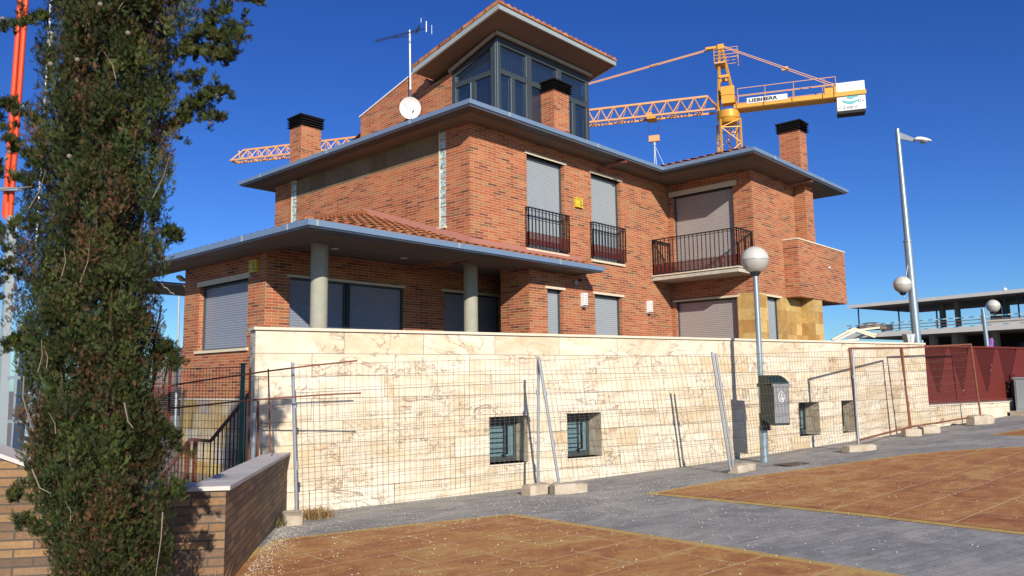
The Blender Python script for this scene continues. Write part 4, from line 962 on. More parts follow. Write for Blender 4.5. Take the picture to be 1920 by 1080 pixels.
q1 = near(503, 692, 9.35); q2 = near(507, 850, 9.35); rod('steel_rod', q1, q2, M['rust'], .009, 'upright rusty steel rod between green post and first fence post', 'steel rod', 'rusty rods by the wall corner')
t = thing('bent_post', near(474, 862, 9.5), 'bent galvanised profile tied to a rusty post beside the green post', 'post'); b = MB()
b.tube([near(474, 870, 9.5), near(476, 800, 9.5), near(480, 748, 9.5)], .028, 8); b.build('galvanised_profile', M['galvpost'], t); b = MB(); b.bar(near(466, 870, 9.55), near(469, 690, 9.55), .02); b.bar(near(484, 860, 9.5), near(484, 752, 9.5), .02); b.build('rusty_profile', M['rust'], t)
# stair railing below the house
t = thing('stair_railing', near(395, 900, 11.5), 'brown stair railing going down behind the green mesh', 'railing'); b = MB()
rp_ = [near(300, 900, 11.4), near(356, 824, 11.5), near(395, 827, 11.5), near(476, 728, 11.6)]
for a, c in zip(rp_[:-1], rp_[1:]):
    b.bar(a, c, .045, .045); n_ = max(2, int((c-a).length/.085))
    for i in range(n_+1): q = a.lerp(c, i/n_); b.bar(q, q-HZ*.95, .014)
b.build('handrail', plain('brown railing paint', (.13,.045,.03), .5, .2), t)
for px in (366, 352):
    b = MB(); q = near(px, 828, 11.45); b.bar(q, q-HZ*1.2, .05); b.build('newel', M['rust'], t)
# ------------------------------------------------------------------ low brown brick wall with coping
a0 = Vector((-4.60, -1.215, 0)); dd = Vector((.608, .794, 0)); nn_ = Vector((.794, -.608, 0)); CC = Vector((-7.46, -4.945, 0)); LL = (a0-CC).length
lw = thing('low_brick_wall', CC+HZ*-1.7, 'low brown brick wall with pale coping turning the corner beside the conifer', 'wall')
mb = MB(); Lz0 = -.80; Lz1 = -.925; d2 = Vector((-.794, .608, 0))
def quadU(mb, pts, t, u_off=0):
    mb.face(pts, [((p.dot(t))+u_off, p.z) for p in pts])
T = .24
quadU(mb, [CC+HZ*-1.95, a0+HZ*-1.95, a0+HZ*Lz1, CC+HZ*Lz0], dd)
quadU(mb, [CC+d2*.24+dd*.24+HZ*-1.95, a0+d2*.24+HZ*-1.95, a0+d2*.24+HZ*Lz1, CC+d2*.24+dd*.24+HZ*Lz0], dd)
E1 = CC+d2*.85; E2 = CC+d2*2.2
quadU(mb, [E1+HZ*-1.95, CC+HZ*-1.95, CC+HZ*Lz0, E1+HZ*-.80], -d2)
quadU(mb, [E2+HZ*-1.95, E1+HZ*-1.95, E1+HZ*-.80, E2+HZ*-.27], -d2)
for o in (.24,): quadU(mb, [CC+dd*o+HZ*-1.95, E2+dd*o+HZ*-1.95, E2+dd*o+HZ*-.27, E1+dd*o+HZ*-.80, CC+dd*o+HZ*-.80], d2)
mb.build('brickwork', M['lowbrick'], lw)
mb = MB(); o_ = .035; th = .032
def capseg(A_, B_, za, zb_, dirn, inn, w0=-.035, w1=.275):
    L = (B_-A_).length; n_ = max(1, round(L/.42))
    for i in range(n_):
        s0, s1_ = i/n_, (i+1)/n_; p = A_.lerp(B_, s0)+dirn*.0015; q = A_.lerp(B_, s1_)-dirn*.0015; z0_ = za+(zb_-za)*s0; z1_ = za+(zb_-za)*s1_
        v_ = [p+inn*w0+HZ*z0_, q+inn*w0+HZ*z1_, q+inn*w1+HZ*z1_, p+inn*w1+HZ*z0_]; t_ = [x+HZ*th for x in v_]
        mb.face(v_[::-1]); mb.face(t_)
        for k in range(4): mb.face([v_[k], v_[(k+1) % 4], t_[(k+1) % 4], t_[k]])
capseg(CC-dd*.035, a0-dd*.02, Lz0+.001, Lz1+.001, dd, d2)
capseg(CC+d2*.276, E1, -.799, -.799, d2, dd); capseg(E1, E2, -.799, -.269, d2, dd)
mb.build('coping', M['lowcap'], lw)
# ------------------------------------------------------------------ lamps
def globe(mb_up, c, r): pass
def lamp_parts(t, c, r, kind):
    b = MB(); b.sphere(c, r, 32, 12, 0, .5); b.build('globe_top', M['lampball'], t, smooth=True)
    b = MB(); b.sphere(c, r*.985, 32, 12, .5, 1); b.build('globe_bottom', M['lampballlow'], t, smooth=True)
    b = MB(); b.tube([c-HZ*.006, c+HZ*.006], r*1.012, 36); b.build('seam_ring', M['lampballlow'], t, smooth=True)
    b = MB(); b.tube([c-HZ*(r+.05), c-HZ*(r*.93)], r*.22, 16, r*.42); b.build('collar', M['lampfix'], t, smooth=True)
LP = Vector((2.631, -4.554, -1.456)); t = thing('globe_lamp', LP, 'near globe street lamp standing on the pavement with a litter bin on its pole', 'street lamp', 'globe street lamps')
b = MB(); b.tube([LP, LP+HZ*.62], .072, 20); b.tube([LP+HZ*.62, LP+HZ*.64], .072, 20, .05); b.tube([LP+HZ*.64, LP+HZ*3.29], .052, 20, .044); b.build('pole', M['galv'], t, smooth=True)
lamp_parts(t, LP+HZ*3.545, .243, 1)
# litter bin
az_ = R(209); fN = Vector((math.sin(az_), math.cos(az_), 0)); sN = Vector((fN.y, -fN.x, 0))*-1   # fN front normal, sN to viewer-left
if sN.dot(rt) > 0: sN = -sN
B0 = LP+fN*.09-sN*.07-HZ*.05; t = thing('litter_bin', B0+HZ*.7, 'dark green litter bin with a grey front hung on the lamp pole', 'litter bin')
def side(pts, s0, s1): return [[B0+fN*f+HZ*z+sN*s for f, z in pts] for s in (s0, s1)]
body = [(-.0, .80), (.30, .70), (.335, .71), (.35, 1.37), (.0, 1.40)]
b = MB(); lo, hi = side(body, -.165, .165); b.prism(lo, sN*.33); b.build('body', M['bingreen'], t)
hood = [(-.02, 1.38), (.36, 1.40), (.345, 1.43), (.29, 1.475), (.20, 1.52), (.10, 1.548), (.02, 1.55), (-.02, 1.53)]
b = MB(); lo, hi = side(hood, -.17, .17); b.prism(lo, sN*.34); b.build('hood', M['bingreen'], t)
b = MB(); lo, hi = side([(.337, .74), (.352, .74), (.364, 1.35), (.350, 1.35)], -.145, .145); b.prism(lo, sN*.29); lo, hi = side([(.35, 1.35), (.385, 1.35), (.385, 1.40), (.35, 1.40)], -.18, .18); b.prism(lo, sN*.36)
for z_ in (.86, .90): 
    lo, hi = side([(.353, z_), (.360, z_), (.360, z_+.006), (.353, z_+.006)], -.14, .14); b.prism(lo, sN*.28)
b.build('front_panel', M['bingrey'], t)
b = MB(); c_ = B0+fN*.366+HZ*1.18; X_ = -sN
for k in range(24):
    a1, a2 = 2*math.pi*k/24, 2*math.pi*(k+1)/24
    b.face([c_+X_*math.cos(a)*r_+HZ*math.sin(a)*r_*1.45+fN*.001 for a, r_ in ((a1, .052), (a2, .052), (a2, .062), (a1, .062))])
for poly in (((-.03,-.045), (-.012,-.045), (.0,.0), (-.02,.0)), ((.0,-.05), (.035,-.05), (.035,.0), (.02,-.02), (.008,-.005)), ((-.018,.008), (.0,.06), (.02,.008), (.01,.008), (.0,.035), (-.008,.008))):
    b.face([c_+X_*u+HZ*z+fN*.001 for u, z in poly])
b.build('round_emblem', M['white'], t)
for q_ in (((-.03, -.09, .55), (.03, .09, .85)), ((-.08, -.07, 1.3), (.03, .07, 1.36))): b = MB(); b.box(*q_, LP+fN*.06, (fN, sN, HZ)); b.build('mounting_bracket', M['bingreen'], t)
# tall lamp
TP = Vector((11.93, -4.60, 0)); TP.z = zg(TP.x, TP.y); TT = Vector((11.82, -4.49, 6.66)); t = thing('tall_street_lamp', TP, 'tall grey street lamp with a cobra head above and a globe on a side bracket', 'street lamp')
J = TP.lerp(TT, .60); b = MB(); b.tube([TP, J], .115, 16, .098); b.tube([J-HZ*.02, J+HZ*.02], .115, 16); b.tube([J, TT], .085, 16, .058); b.build('pole', M['galv'], t, smooth=True)
rv = Vector((.27, -.96, 0)); b = MB()
b.prism([TT-HZ*.06, TT-HZ*.26, TT+rv*.42-HZ*.42, TT+rv*.42-HZ*.33], Vector((.05,.02,0))); b.build('arm', M['galvpost'], t)
b = MB(); hc = TT+rv*.56-HZ*.40; axx = (rv-HZ*.22).normalized(); azz = Vector((0,0,1))
pts = []
for i, (s_, wv, hv) in enumerate(((-.16, .05, .05), (-.10, .085, .09), (.0, .10, .10), (.14, .08, .07), (.24, .03, .02))):
    cs = hc+axx*s_; side_ = Vector((.96, .27, 0)); pts.append([cs+side_*wv*math.cos(a)+HZ*(hv*math.sin(a) if math.sin(a) > 0 else .02*math.sin(a)) for a in [2*math.pi*k/12 for k in range(12)]])
for p_, q_ in zip(pts[:-1], pts[1:]):
    for k in range(12): b.face([p_[k], q_[k], q_[(k+1) % 12], p_[(k+1) % 12]])
b.face(pts[0]); b.face(pts[-1][::-1]); b.build('lamp_head', M['white'], t, smooth=True)
b = MB(); b.sphere(hc+axx*.06-HZ*.03, .10, 16, 6, .5, 1, sx=1.1, sz=.5); b.build('lens', M['greylet'], t, smooth=True)
bc = near(1692, 534, 20.6); JP = TP.lerp(TT, .535)
b = MB(); b.tube([JP-HZ*.25, JP+rv*-.05-HZ*.0, bc-HZ*.33+rv*.02, bc-HZ*.27], .016, 8); b.tube([JP+HZ*.10, bc-HZ*.26], .016, 8); b.build('bracket', M['galvpost'], t)
lamp_parts(t, bc, .225, 2)
# far globe lamp
FP = near(1855, 650, 27.5); FP.z = -.9; FT = near(1849, 578, 27.5); FT.x = FP.x; FT.y = FP.y; bc = near(1862, 574, 27.5)
t = thing('globe_lamp', FP, 'far globe street lamp beyond the red fence with the globe beside its pole top', 'street lamp', 'globe street lamps'); b = MB(); b.tube([FP, Vector((FP.x-.12, FP.y+.08, FT.z))], .085, 12, .065); b.tube([bc-HZ*.3, near(1852, 590, 27.5)], .02, 6); b.build('pole', M['galv'], t, smooth=True); lamp_parts(t, bc, .225, 3)
# cabinet
cbp = wp_(13.80, -.50, 0); t = thing('utility_cabinet', cbp, 'pale grey utility cabinet on a concrete base at the right edge', 'cabinet'); ax = (WU, WN, HZ)
b = MB(); b.box((0, 0, .10), (.42, .34, .90), cbp, ax); b.box((-.02, -.02, .90), (.44, .36, .93), cbp, ax); b.build('housing', M['palegrey'], t)
b = MB(); b.box((.04, -.012, .15), (.38, 0, .86), cbp, ax); b.box((-.01, .04, .15), (0, .30, .86), cbp, ax); b.build('door', plain('grey cabinet door', (.40,.45,.44), .45), t)
b = MB(); b.box((.32, -.025, .48), (.35, -.012, .56), cbp, ax); b.build('lock', M['black'], t)
b = MB(); b.box((-.12, -.10, -.05), (.55, .44, .10), cbp, ax); b.build('base', M['foot'], t)
# plastic scrap, purple cloth
def strip_thing(name, pts, wd, mat, label, cat):
    b = MB(); nvec = (CAM-pts[0]).normalized(); rn = random.Random(4)
    prev = None
    for i, p in enumerate(pts):
        d = (pts[min(i+1, len(pts)-1)]-pts[max(i-1, 0)]).normalized(); s = d.cross(nvec).normalized(); w_ = wd*rn.uniform(.6, 1.2); a_ = rn.uniform(-.5, .5)
        ring = [p+(s*math.cos(k*math.pi/3+a_)+nvec*.45*math.sin(k*math.pi/3+a_))*w_ for k in range(6)]
        if prev:
            for k in range(6): b.face([prev[k], ring[k], ring[(k+1) % 6], prev[(k+1) % 6]])
        else: b.face(ring)
        prev = ring
    b.face(prev[::-1]); return tag(b.build(name, mat), label, cat)
D5 = 20.3
strip_thing('plastic_scrap', [near(x, y, D5) for x, y in ((1812, 711), (1807, 712), (1803, 720), (1804, 728), (1802, 738), (1804, 746), (1803, 753))], .045, M['plastic'], 'crumpled pinkish white plastic caught on the mesh before the red fence', 'plastic scrap')
strip_thing('purple_cloth', [near(x, y, 23.2) for x, y in ((1858, 634), (1859, 640), (1859, 646), (1858, 650))], .07, M['purple'], 'small purple cloth hanging over the top of the red fence', 'cloth')
p = near(1708, 632, 19.4); t = thing('metal_hopper', p, 'small pale tapered metal hopper showing above the stone wall by the tall lamp', 'hopper'); b = MB()
b.prism([near(1700, 627, 19.4), near(1716, 626, 19.4), near(1713, 650, 19.4), near(1705, 650, 19.4)], fw*.25); b.build('hopper_body', M['palegrey'], t); b = MB(); b.prism([near(1709, 629, 19.38), near(1713, 629, 19.38), near(1712, 650, 19.38), near(1709, 650, 19.38)], fw*.01); b.build('front_rib', M['white'], t)
# ------------------------------------------------------------------ weeds
def weed(name, c, r, h, n, mat, label, seed):
    rn = random.Random(seed); b = MB()
    for k in range(n):
        a = rn.uniform(0, 6.28); l = rn.uniform(.4, 1)*r; p0_ = c+Vector((rn.gauss(0, r*.35), rn.gauss(0, r*.35), 0)); e = p0_+Vector((math.cos(a)*l, math.sin(a)*l, rn.uniform(.2, 1)*h)); m_ = p0_.lerp(e, .5)+HZ*h*.35*rn.random()
        s = Vector((-math.sin(a), math.cos(a), 0))*.0035
        b.face([p0_-s, p0_+s, m_+s*.8, m_-s*.8]); b.face([m_-s*.8, m_+s*.8, e])
    return tag(b.build(name, mat), label, 'weed')
weed('dry_weed', wp_(-4.05, -.62, .01), .24, .15, 520, M['drygrass'], 'tangle of dry brown weeds against the wall foot beside the first concrete foot', 1)
weed('green_weed', wp_(-4.72, -1.0, .01), .2, .10, 260, plain('sparse green weed', (.16,.15,.04), .9, var=.4, vs=20), 'sparse greenish weeds between the low brick wall and the first concrete foot', 2)
weed('dry_weed', CC+Vector((-.25, -.15, -1.70)), .22, .45, 60, M['drygrass'], 'thin dry stalks at the corner of the low brick wall', 5)
# ------------------------------------------------------------------ mast and grey tube behind the tree
d0 = 7.2
def mast():
    base = near(2, 880, d0); base.z = -1.7; j = near(22, 405, d0); top = near(44, -60, d0); t = thing('steel_mast', base, 'tall steel mast at the left edge, pale grey below and bright orange above', 'mast')
    sv = (rt-fw*.2).normalized(); b = MB(); b.bar(base, near(22, 405, d0), .085, .07); b.build('lower_mast', M['greypaint'], t)
    b = MB(); o = rt*.027
    for s in (-1, 1): b.tube([near(14, 404, d0)+o*s, near(48, -60, d0)+o*s], .023, 10)
    b.tube([near(14, 380, d0), near(12, 410, d0)], .03, 8); b.build('orange_tubes', M['mast_orange'], t)
    for y in (198, 355, 708, 790): b = MB(); q = near(48-y*.088 if y < 400 else 18, y, d0-.05); b.bar(q-rt*.08, q+rt*.12, .035, .03); b.build('clamp', M['galv'], t)
    b = MB(); b.tube([near(62, 560, d0), near(99, -60, d0)], .009, 6); b.tube([near(97, 60, d0), near(89, 125, d0)], .022, 8); b.build('white_rod', M['white'], t)
mast()
g0 = near(42, 860, 7.6); g0.z = -1.7; g1 = near(44, 606, 7.6); t = thing('steel_drum_post', g0, 'thick grey steel tube standing behind the low wall at the left edge', 'post')
b = MB(); b.tube([g0, Vector((g0.x, g0.y, g1.z))], .105, 28); b.build('tube', M['greypaint'], t, smooth=True); b = MB(); b.tube([Vector((g0.x, g0.y, g1.z)), Vector((g0.x, g0.y, g1.z+.02))], .11, 28); b.build('end_cap', M['galvpost'], t)
# thin pale post and red fence far left
p = near(333, 700, 22); t = thing('thin_pole', Vector((p.x, p.y, -1.5)), 'thin pale pole seen between the conifer and the house', 'pole'); b = MB(); b.tube([Vector((p.x, p.y, -1.5)), near(336, 545, 22)], .035, 8); b.build('shaft', M['greypaint'], t)
t = thing('red_fence', near(330, 800, 24), 'red metal fence far behind between the conifer and the house', 'fence'); b = MB()
fa = near(290, 655, 24); fc = near(352, 655, 24)
for k in range(34): b.bar(fa-HZ*(.0+k*.06), fc-HZ*(.0+k*.06), .01, .045)
b.build('slat_panel', M['maroon'], t)
b = MB()
for s in (0, .5, 1): q = fa.lerp(fc, s); b.bar(q+HZ*.05, q-HZ*2.3, .06)
b.build('post', M['maroon'], t)
# ------------------------------------------------------------------ tower crane
CP = Vector((48.553, 18.785, 0)); th_ = R(-24.5); CV = Vector((math.sin(th_), math.cos(th_), 0)); CS = Vector((CV.y, -CV.x, 0))
def K(s, z, o=0): return CP+CV*s+HZ*z+CS*o
crane = thing('tower_crane', CP+HZ*-1, 'yellow tower crane with a long lattice jib behind the house', 'crane')
b = MB(); hw = .80
cr = [(-hw, -hw), (hw, -hw), (hw, hw), (-hw, hw)]; rot = R(38)
cc = [(x*math.cos(rot)-y*math.sin(rot), x*math.sin(rot)+y*math.cos(rot)) for x, y in cr]
MM = lambda i, z: Vector((CP.x+cc[i % 4][0], CP.y+cc[i % 4][1], z))
for i in range(4):
    b.bar(MM(i, -1), MM(i, 21.3), .13)
    z = -1
    k = 0
    while z < 21:
        z2 = min(z+1.35, 21.3); b.bar(MM(i + (k % 2), z), MM(i+1-(k % 2), z2), .055); z = z2; k += 1
        if k % 2 == 0: b.bar(MM(i, z), MM(i+1, z), .07)
b.build('mast', M['craneyellow'], crane)
b = MB(); b.box((-.05, -.05, 10), (.05, .05, 21), CP, (CS, CV, HZ)); z = 10
while z < 21: b.bar(MM(0, z).lerp(MM(2, z), .35), MM(0, z+.6).lerp(MM(2, z+.6), .6), .06); z += .5
b.build('mast_ladder', M['rust'], crane)
b = MB(); b.tube([(CP.x, CP.y, 21.1), (CP.x, CP.y, 21.5)], .72, 20, .9); b.tube([(CP.x, CP.y, 21.5), (CP.x, CP.y, 22.1)], .93, 20); b.build('slewing_ring', M['craneyellow'], crane, smooth=True)
b = MB()
for o in (-.55, .55):
    b.bar(K(.75, 22.1, o), K(.45, 27.9, o*.3), .16); b.bar(K(-.75, 22.1, o), K(.28, 27.9, o*.3), .16)
for z, s0, s1_ in ((25.1, .60, -.22), (23.6, .68, -.49)): b.bar(K(s0, z, .45), K(s1_, z, .45), .16, .22); b.bar(K(s0, z, -.45), K(s1_, z, -.45), .16, .22)
b.box((-.35, .1, 27.6), (.35, .6, 28.0), CP, (CS, CV, HZ)); b.box((-.2, .3, 27.75), (.2, 1.6, 27.95), CP, (CS, CV, HZ)); b.build('tower_head', M['craneyellow'], crane)
b = MB(); b.box((-.95, -.60, 22.6), (-.05, .45, 24.05), CP, (CS, CV, HZ)); b.box((-1.0, -.65, 23.3), (0, .5, 23.36), CP, (CS, CV, HZ)); b.build('winch_housing', M['craneyellow'], crane)
b = MB()   # platform cage
for o in (-.7, .7):
    for s in (-1.0, .9): b.bar(K(s, 26.3, o), K(s, 27.45, o), .05)
    for z in (26.6, 26.9, 27.2, 27.45): b.bar(K(-1.0, z, o), K(.9, z, o), .035)
b.box((-.7, .0, 26.2), (.7, .9, 26.32), CP, (CS, CV, HZ)); b.build('service_platform', M['lattice'], crane)
# jib
b = MB(); JT, JB = 23.75, 22.5; L0, L1_ = 1.3, 48.6
def jz(s): return (22.45+(s-1)*.009)
for o in (-.55, .55): b.bar(K(1.0, 22.35, o), K(49.2, jz(49.2), o), .15)
b.bar(K(1.6, jz(1)+1.25), K(48.2, jz(48)+1.1), .17)
s = 1.6; k = 0
while s < 48:
    s2 = s+1.15
    for o in (-.55, .55): b.bar(K(s, jz(s)+1.25-.003*s), K(s+.57, jz(s), o), .075); b.bar(K(s+.57, jz(s), o), K(s2, jz(s2)+1.25-.003*s), .075)
    b.bar(K(s+.57, jz(s), -.55), K(s+.57, jz(s), .55), .06); b.bar(K(s+.57, jz(s), -.55 if k % 2 else .55), K(s2+.57, jz(s), .55 if k % 2 else -.55), .05)
    s = s2; k += 1
for o in (-.55, .55): b.bar(K(1.6, jz(1)+1.25), K(.7, 22.4, o), .1); b.bar(K(48.2, jz(48)+1.1), K(49.3, jz(49), o), .09)
b.bar(K(49.2, jz(49), -.6), K(49.2, jz(49), .6), .22)
b.build('jib', M['lattice'], crane)
b = MB()
for o in (-.12, .12): b.bar(K(.5, 27.9, o), K(26.5, jz(26)+1.25, o), .065)
for s_ in (6, 13, 20): b.bar(K(s_-.3, 27.9-(s_-.8)*.154, 0), K(s_+.3, 27.9-(s_-.2)*.154, 0), .17)
b.build('jib_pendant', M['lattice'], crane)
b = MB()
for o in (-.5, .5): b.bar(K(.2, 27.9, o*.3), K(-9.4, 22.75, o*.5), .05)
b.box((-.1, -4.9, 25.1), (.1, -4.4, 25.4), CP, (CS, CV, HZ)); b.build('counter_pendant', M['lattice'], crane)
b = MB()
for o in (-.6, .6): b.box((o-.08, -10.55, 22.15), (o+.08, -.5, 22.5), CP, (CS, CV, HZ))
b.box((-.6, -8.3, 22.10), (.6, -.6, 22.16), CP, (CS, CV, HZ)); b.box((-.7, -8.4, 22.4), (-.2, -7.5, 23.0), CP, (CS, CV, HZ)); b.build('counter_jib', M['craneyellow'], crane)
b = MB()
for o in (-.95, .95):
    for s_ in (-.85, -3.0, -5.2, -7.5, -8.35): b.bar(K(s_, 22.3, o), K(s_, 23.7, o), .045)
    for z in (23.1, 23.7): b.bar(K(-.85, z, o), K(-8.35, z, o), .045)
b.build('walkway_rail', M['lattice'], crane)
# sign faces the camera: on the viewer side
side_s = 1 if (CAM-CP).dot(CS) > 0 else -1
Xd = -CV; face_o = .70*side_s
b = MB(); b.box((face_o-.02*side_s, -4.70, 22.42), (face_o+.02*side_s, -1.55, 22.88), CP, (CS, CV, HZ)); sg = b.build('sign_board', M['white'], crane)
b = MB(); text_mesh(b, 'LIEBHERR', K(-1.68, 22.52, face_o+.05*side_s), Xd, HZ, .40, .02, bold=.008, sx=1.32); b.build('sign_lettering', M['black'], sg)
b = MB(); b.box((-.55, -10.48, 20.98), (.55, -8.40, 23.28), CP, (CS, CV, HZ)); cw = b.build('counterweight', M['whitepanel'], crane)
b = MB(); b.box((-.53, -10.45, 20.75), (.53, -8.43, 20.98), CP, (CS, CV, HZ)); b.build('counterweight_base', M['dark'], cw)
b = MB(); o2 = .56*side_s
for s_ in (-8.92, -9.44, -9.96): b.box((o2, s_-.012, 21.0), (o2+.006*side_s, s_+.012, 23.26), CP, (CS, CV, HZ))
b.build('panel_joint', M['greylet'], cw)
b = MB(); o3 = o2+.02*side_s
def arc(cx, cz, rx, rz, th0, th1, tk):
    for k in range(14):
        a1 = th0+(th1-th0)*k/14; a2 = th0+(th1-th0)*(k+1)/14
        b.face([K(cx-math.cos(a)*rx*q, cz+math.sin(a)*rz*q, o3) for a, q in ((a1, 1), (a2, 1), (a2, 1-tk), (a1, 1-tk))])
b.face([K(s_, z_, o3) for s_, z_ in ((-9.05, 22.02), (-9.4, 22.10), (-9.95, 22.12), (-9.95, 22.03), (-9.45, 21.88), (-9.25, 21.92))])
for k in range(10):
    f0, f1 = k/10, (k+1)/10; cur = lambda f: (-8.78-1.25*f); up_ = lambda f: 21.90-.22*math.sin(math.pi*(.08+f*.8)); lo_ = lambda f: 21.82-.36*math.sin(math.pi*(.08+f*.84))
    b.face([K(cur(f0), up_(f0), o3), K(cur(f1), up_(f1), o3), K(cur(f1), lo_(f1), o3), K(cur(f0), lo_(f0), o3)])
b.build('teal_logo', M['teal'], cw)
b = MB(); text_mesh(b, 'COSEHI', K(-8.50, 21.10, o3), Xd, HZ, .30, .01, sx=1.30); text_mesh(b, 'GA', K(-9.97, 21.56, o3), Xd, HZ, .27, .01, sx=1.1); b.build('company_lettering', M['greylet'], cw)
b = MB(); b.box((-.6, 5.95, 22.15), (.6, 6.7, 22.42), CP, (CS, CV, HZ)); b.box((-.3, 6.3, 22.42), (.3, 6.75, 22.80), CP, (CS, CV, HZ)); b.build('trolley', M['craneyellow'], crane)
b = MB()
for s_ in (5.75, 6.7): b.tube([K(s_, 22.2), K(6.2+(s_-6.2)*.8, 20.6)], .018, 4)
b.build('hoist_rope', M['dark'], crane)
b = MB(); b.box((-.18, 5.75, 20.25), (.18, 6.65, 20.78), CP, (CS, CV, HZ)); b.build('hook_block', M['lattice'], crane)
b = MB(); b.tube([K(6.2, 20.25), K(6.2, 19.9)], .10, 8); b.tube([K(6.2, 19.95), K(6.3, 17.0)], .05, 5); b.tube([K(6.2, 19.95), K(6.0, 17.0)], .03, 4); b.tube([K(6.2, 19.95), K(5.0, 17.0)], .02, 4); b.build('hook_sling', M['palegrey'], crane)
# ------------------------------------------------------------------ unfinished concrete building
ks = 85/62.; BA = near(1590, 573, 85); bd = Vector((-.24, -.971, 0)); bi = Vector((.971, -.24, 0))   # bd towards viewer-right along the front, bi into the depth
def Bq(s, z, d=0): return Vector((BA.x, BA.y, 0))+bd*(s*ks)+bi*d+HZ*(z*ks)
bld = thing('unfinished_building', Vector((BA.x, BA.y, -.2)), 'unfinished two level concrete building frame with pale slab edges beyond the red fence', 'building')
def bbox(mb, s0, s1, z0, z1, d0_, d1): mb.box((s0*ks, d0_, z0*ks), (s1*ks, d1, z1*ks), Vector((BA.x, BA.y, 0)), (bd, bi, HZ))
b = MB(); bbox(b, 0, 24, 5.38, 5.58, -.0, 13.5); bbox(b, -.3, 24, 3.0, 3.30, 0, 13.5); b.build('floor_slab', M['bconc'], bld)
b = MB(); bbox(b, -.02, 24.02, 5.36, 5.60, -.06, -.002); bbox(b, -.34, 24.02, 2.98, 3.32, -.06, -.002); bbox(b, -.05, -.001, 5.38, 5.6, -.06, 13.5); b.build('slab_edge', M['bedge'], bld)
for s_, d_, w_ in ((2.9, 4.5, .42), (5.25, 2.5, .45), (6.2, 6, .3), (6.9, 2.5, .4), (8.0, 6.0, .35), (8.6, 5.2, .45), (9.6, 2.5, .4), (12.3, 2.5, .4), (15, 2.5, .4)):
    b = MB(); bbox(b, s_, s_+w_, -.5, 3.0, d_, d_+.6); b.build('lower_column', M['bconc'], bld)
for s_, d_, w_ in ((2.9, 5, .22), (5.2, 5, .3), (7.0, 3.2, .26), (8.15, 8, .32), (8.65, 8, .40), (9.5, 3, .28), (12.1, 3, .26), (15, 3, .3)):
    b = MB(); bbox(b, s_, s_+w_, 3.3, 5.38, d_, d_+.5); b.build('upper_column', M['bconc'], bld)
for s_, d_ in ((.62, .5), (2.2, 4.5), (6.35, 1.5), (11.0, 1.5), (11.7, 2)): b = MB(); b.bar(Bq(s_, 3.3, d_), Bq(s_, 5.38, d_), .12); b.build('steel_prop', M['bsteel'], bld)
b = MB(); bbox(b, 2.2, 24, -.5, 3.0, 9, 9.3); b.build('back_wall', M['dark'], bld)
for q_ in ((9.75, 12.0, 3.3, 4.9), (12.1, 20, 3.3, 5.1)): b = MB(); bbox(b, *q_, 10.5, 11); b.build('white_wall', M['bwhite'], bld)
for s_ in (10.35, 12.9, 14.9): b = MB(); bbox(b, s_, s_+.55, 4.15, 4.62, 10.42, 10.49); b.build('green_shutter', M['bgreen'], bld)
b = MB(); bbox(b, 9.9, 14.5, 3.32, 3.75, 1.2, 1.4); b.build('parapet', M['bedge'], bld)
b = MB(); bbox(b, 9.6, 12.6, 1.75, 2.3, 7.9, 8.0); b.build('glazing', M['shopsign'], bld)
b = MB()
for z_ in (3.55, 3.78): b.bar(Bq(-.2, z_, .2), Bq(16, z_, .2), .07)
for s_ in (0.1, 1.3, 2.6, 3.55, 4.1, 6.8, 9.9, 12.8): b.bar(Bq(s_, 3.0, .1), Bq(s_, 4.05, .1), .08)
b.build('guard_rail', M['brail'], bld)
b = MB(); s_ = -.6; k = 0
tw, tb_ = MB(), MB()
while s_ < 16:
    (tb_ if k % 2 else tw).bar(Bq(s_, 3.98, .05), Bq(s_+.36, 3.98, .05), .03, .10); (tw if k % 3 else tb_).bar(Bq(s_, 3.36, .02), Bq(s_+.36, 3.36, .02), .03, .07); s_ += .36; k += 1
tag(tw.build('white_tape', M['bwhite'], bld), 'white bands of the barrier tape', kind='stuff'); tag(tb_.build('blue_tape', M['bblue'], bld), 'blue bands of the barrier tape', kind='stuff')
t = thing('timber_stack', Bq(.5, 3.3), 'leaning pile of pale planks at the left end of the unfinished building', 'planks'); b = MB()
for (x0_, y0_, x1_, y1_) in ((1560, 637, 1600, 616), (1565, 640, 1604, 620), (1600, 616, 1642, 628), (1604, 620, 1640, 632), (1585, 622, 1650, 614), (1562, 642, 1610, 636)): b.bar(near(x0_, y0_, 82), near(x1_, y1_, 82), .28, .2)
b.build('plank', M['cap'], t); b = MB(); b.sphere(near(1634, 618, 84), 1.0, 12, 6, 0, .5, sx=1.6, sz=.8); b.build('tarpaulin', M['brail'], t); b = MB(); b.bar(near(1655, 616, 84), near(1672, 615, 84), .6, .8); b.build('crate', M['bwhite'], t)
p = near(1884, 543, 86); t = thing('satellite_dish', p, 'tiny white dish on the flat roof of the unfinished building', 'satellite dish'); b = MB(); b.sphere(p, .22, 12, 8, sx=1, sz=1); b.build('reflector', M['white'], t); b = MB(); b.tube([p-HZ*.6, p+HZ*.7], .03, 5); b.build('pole', M['greylet'], t)
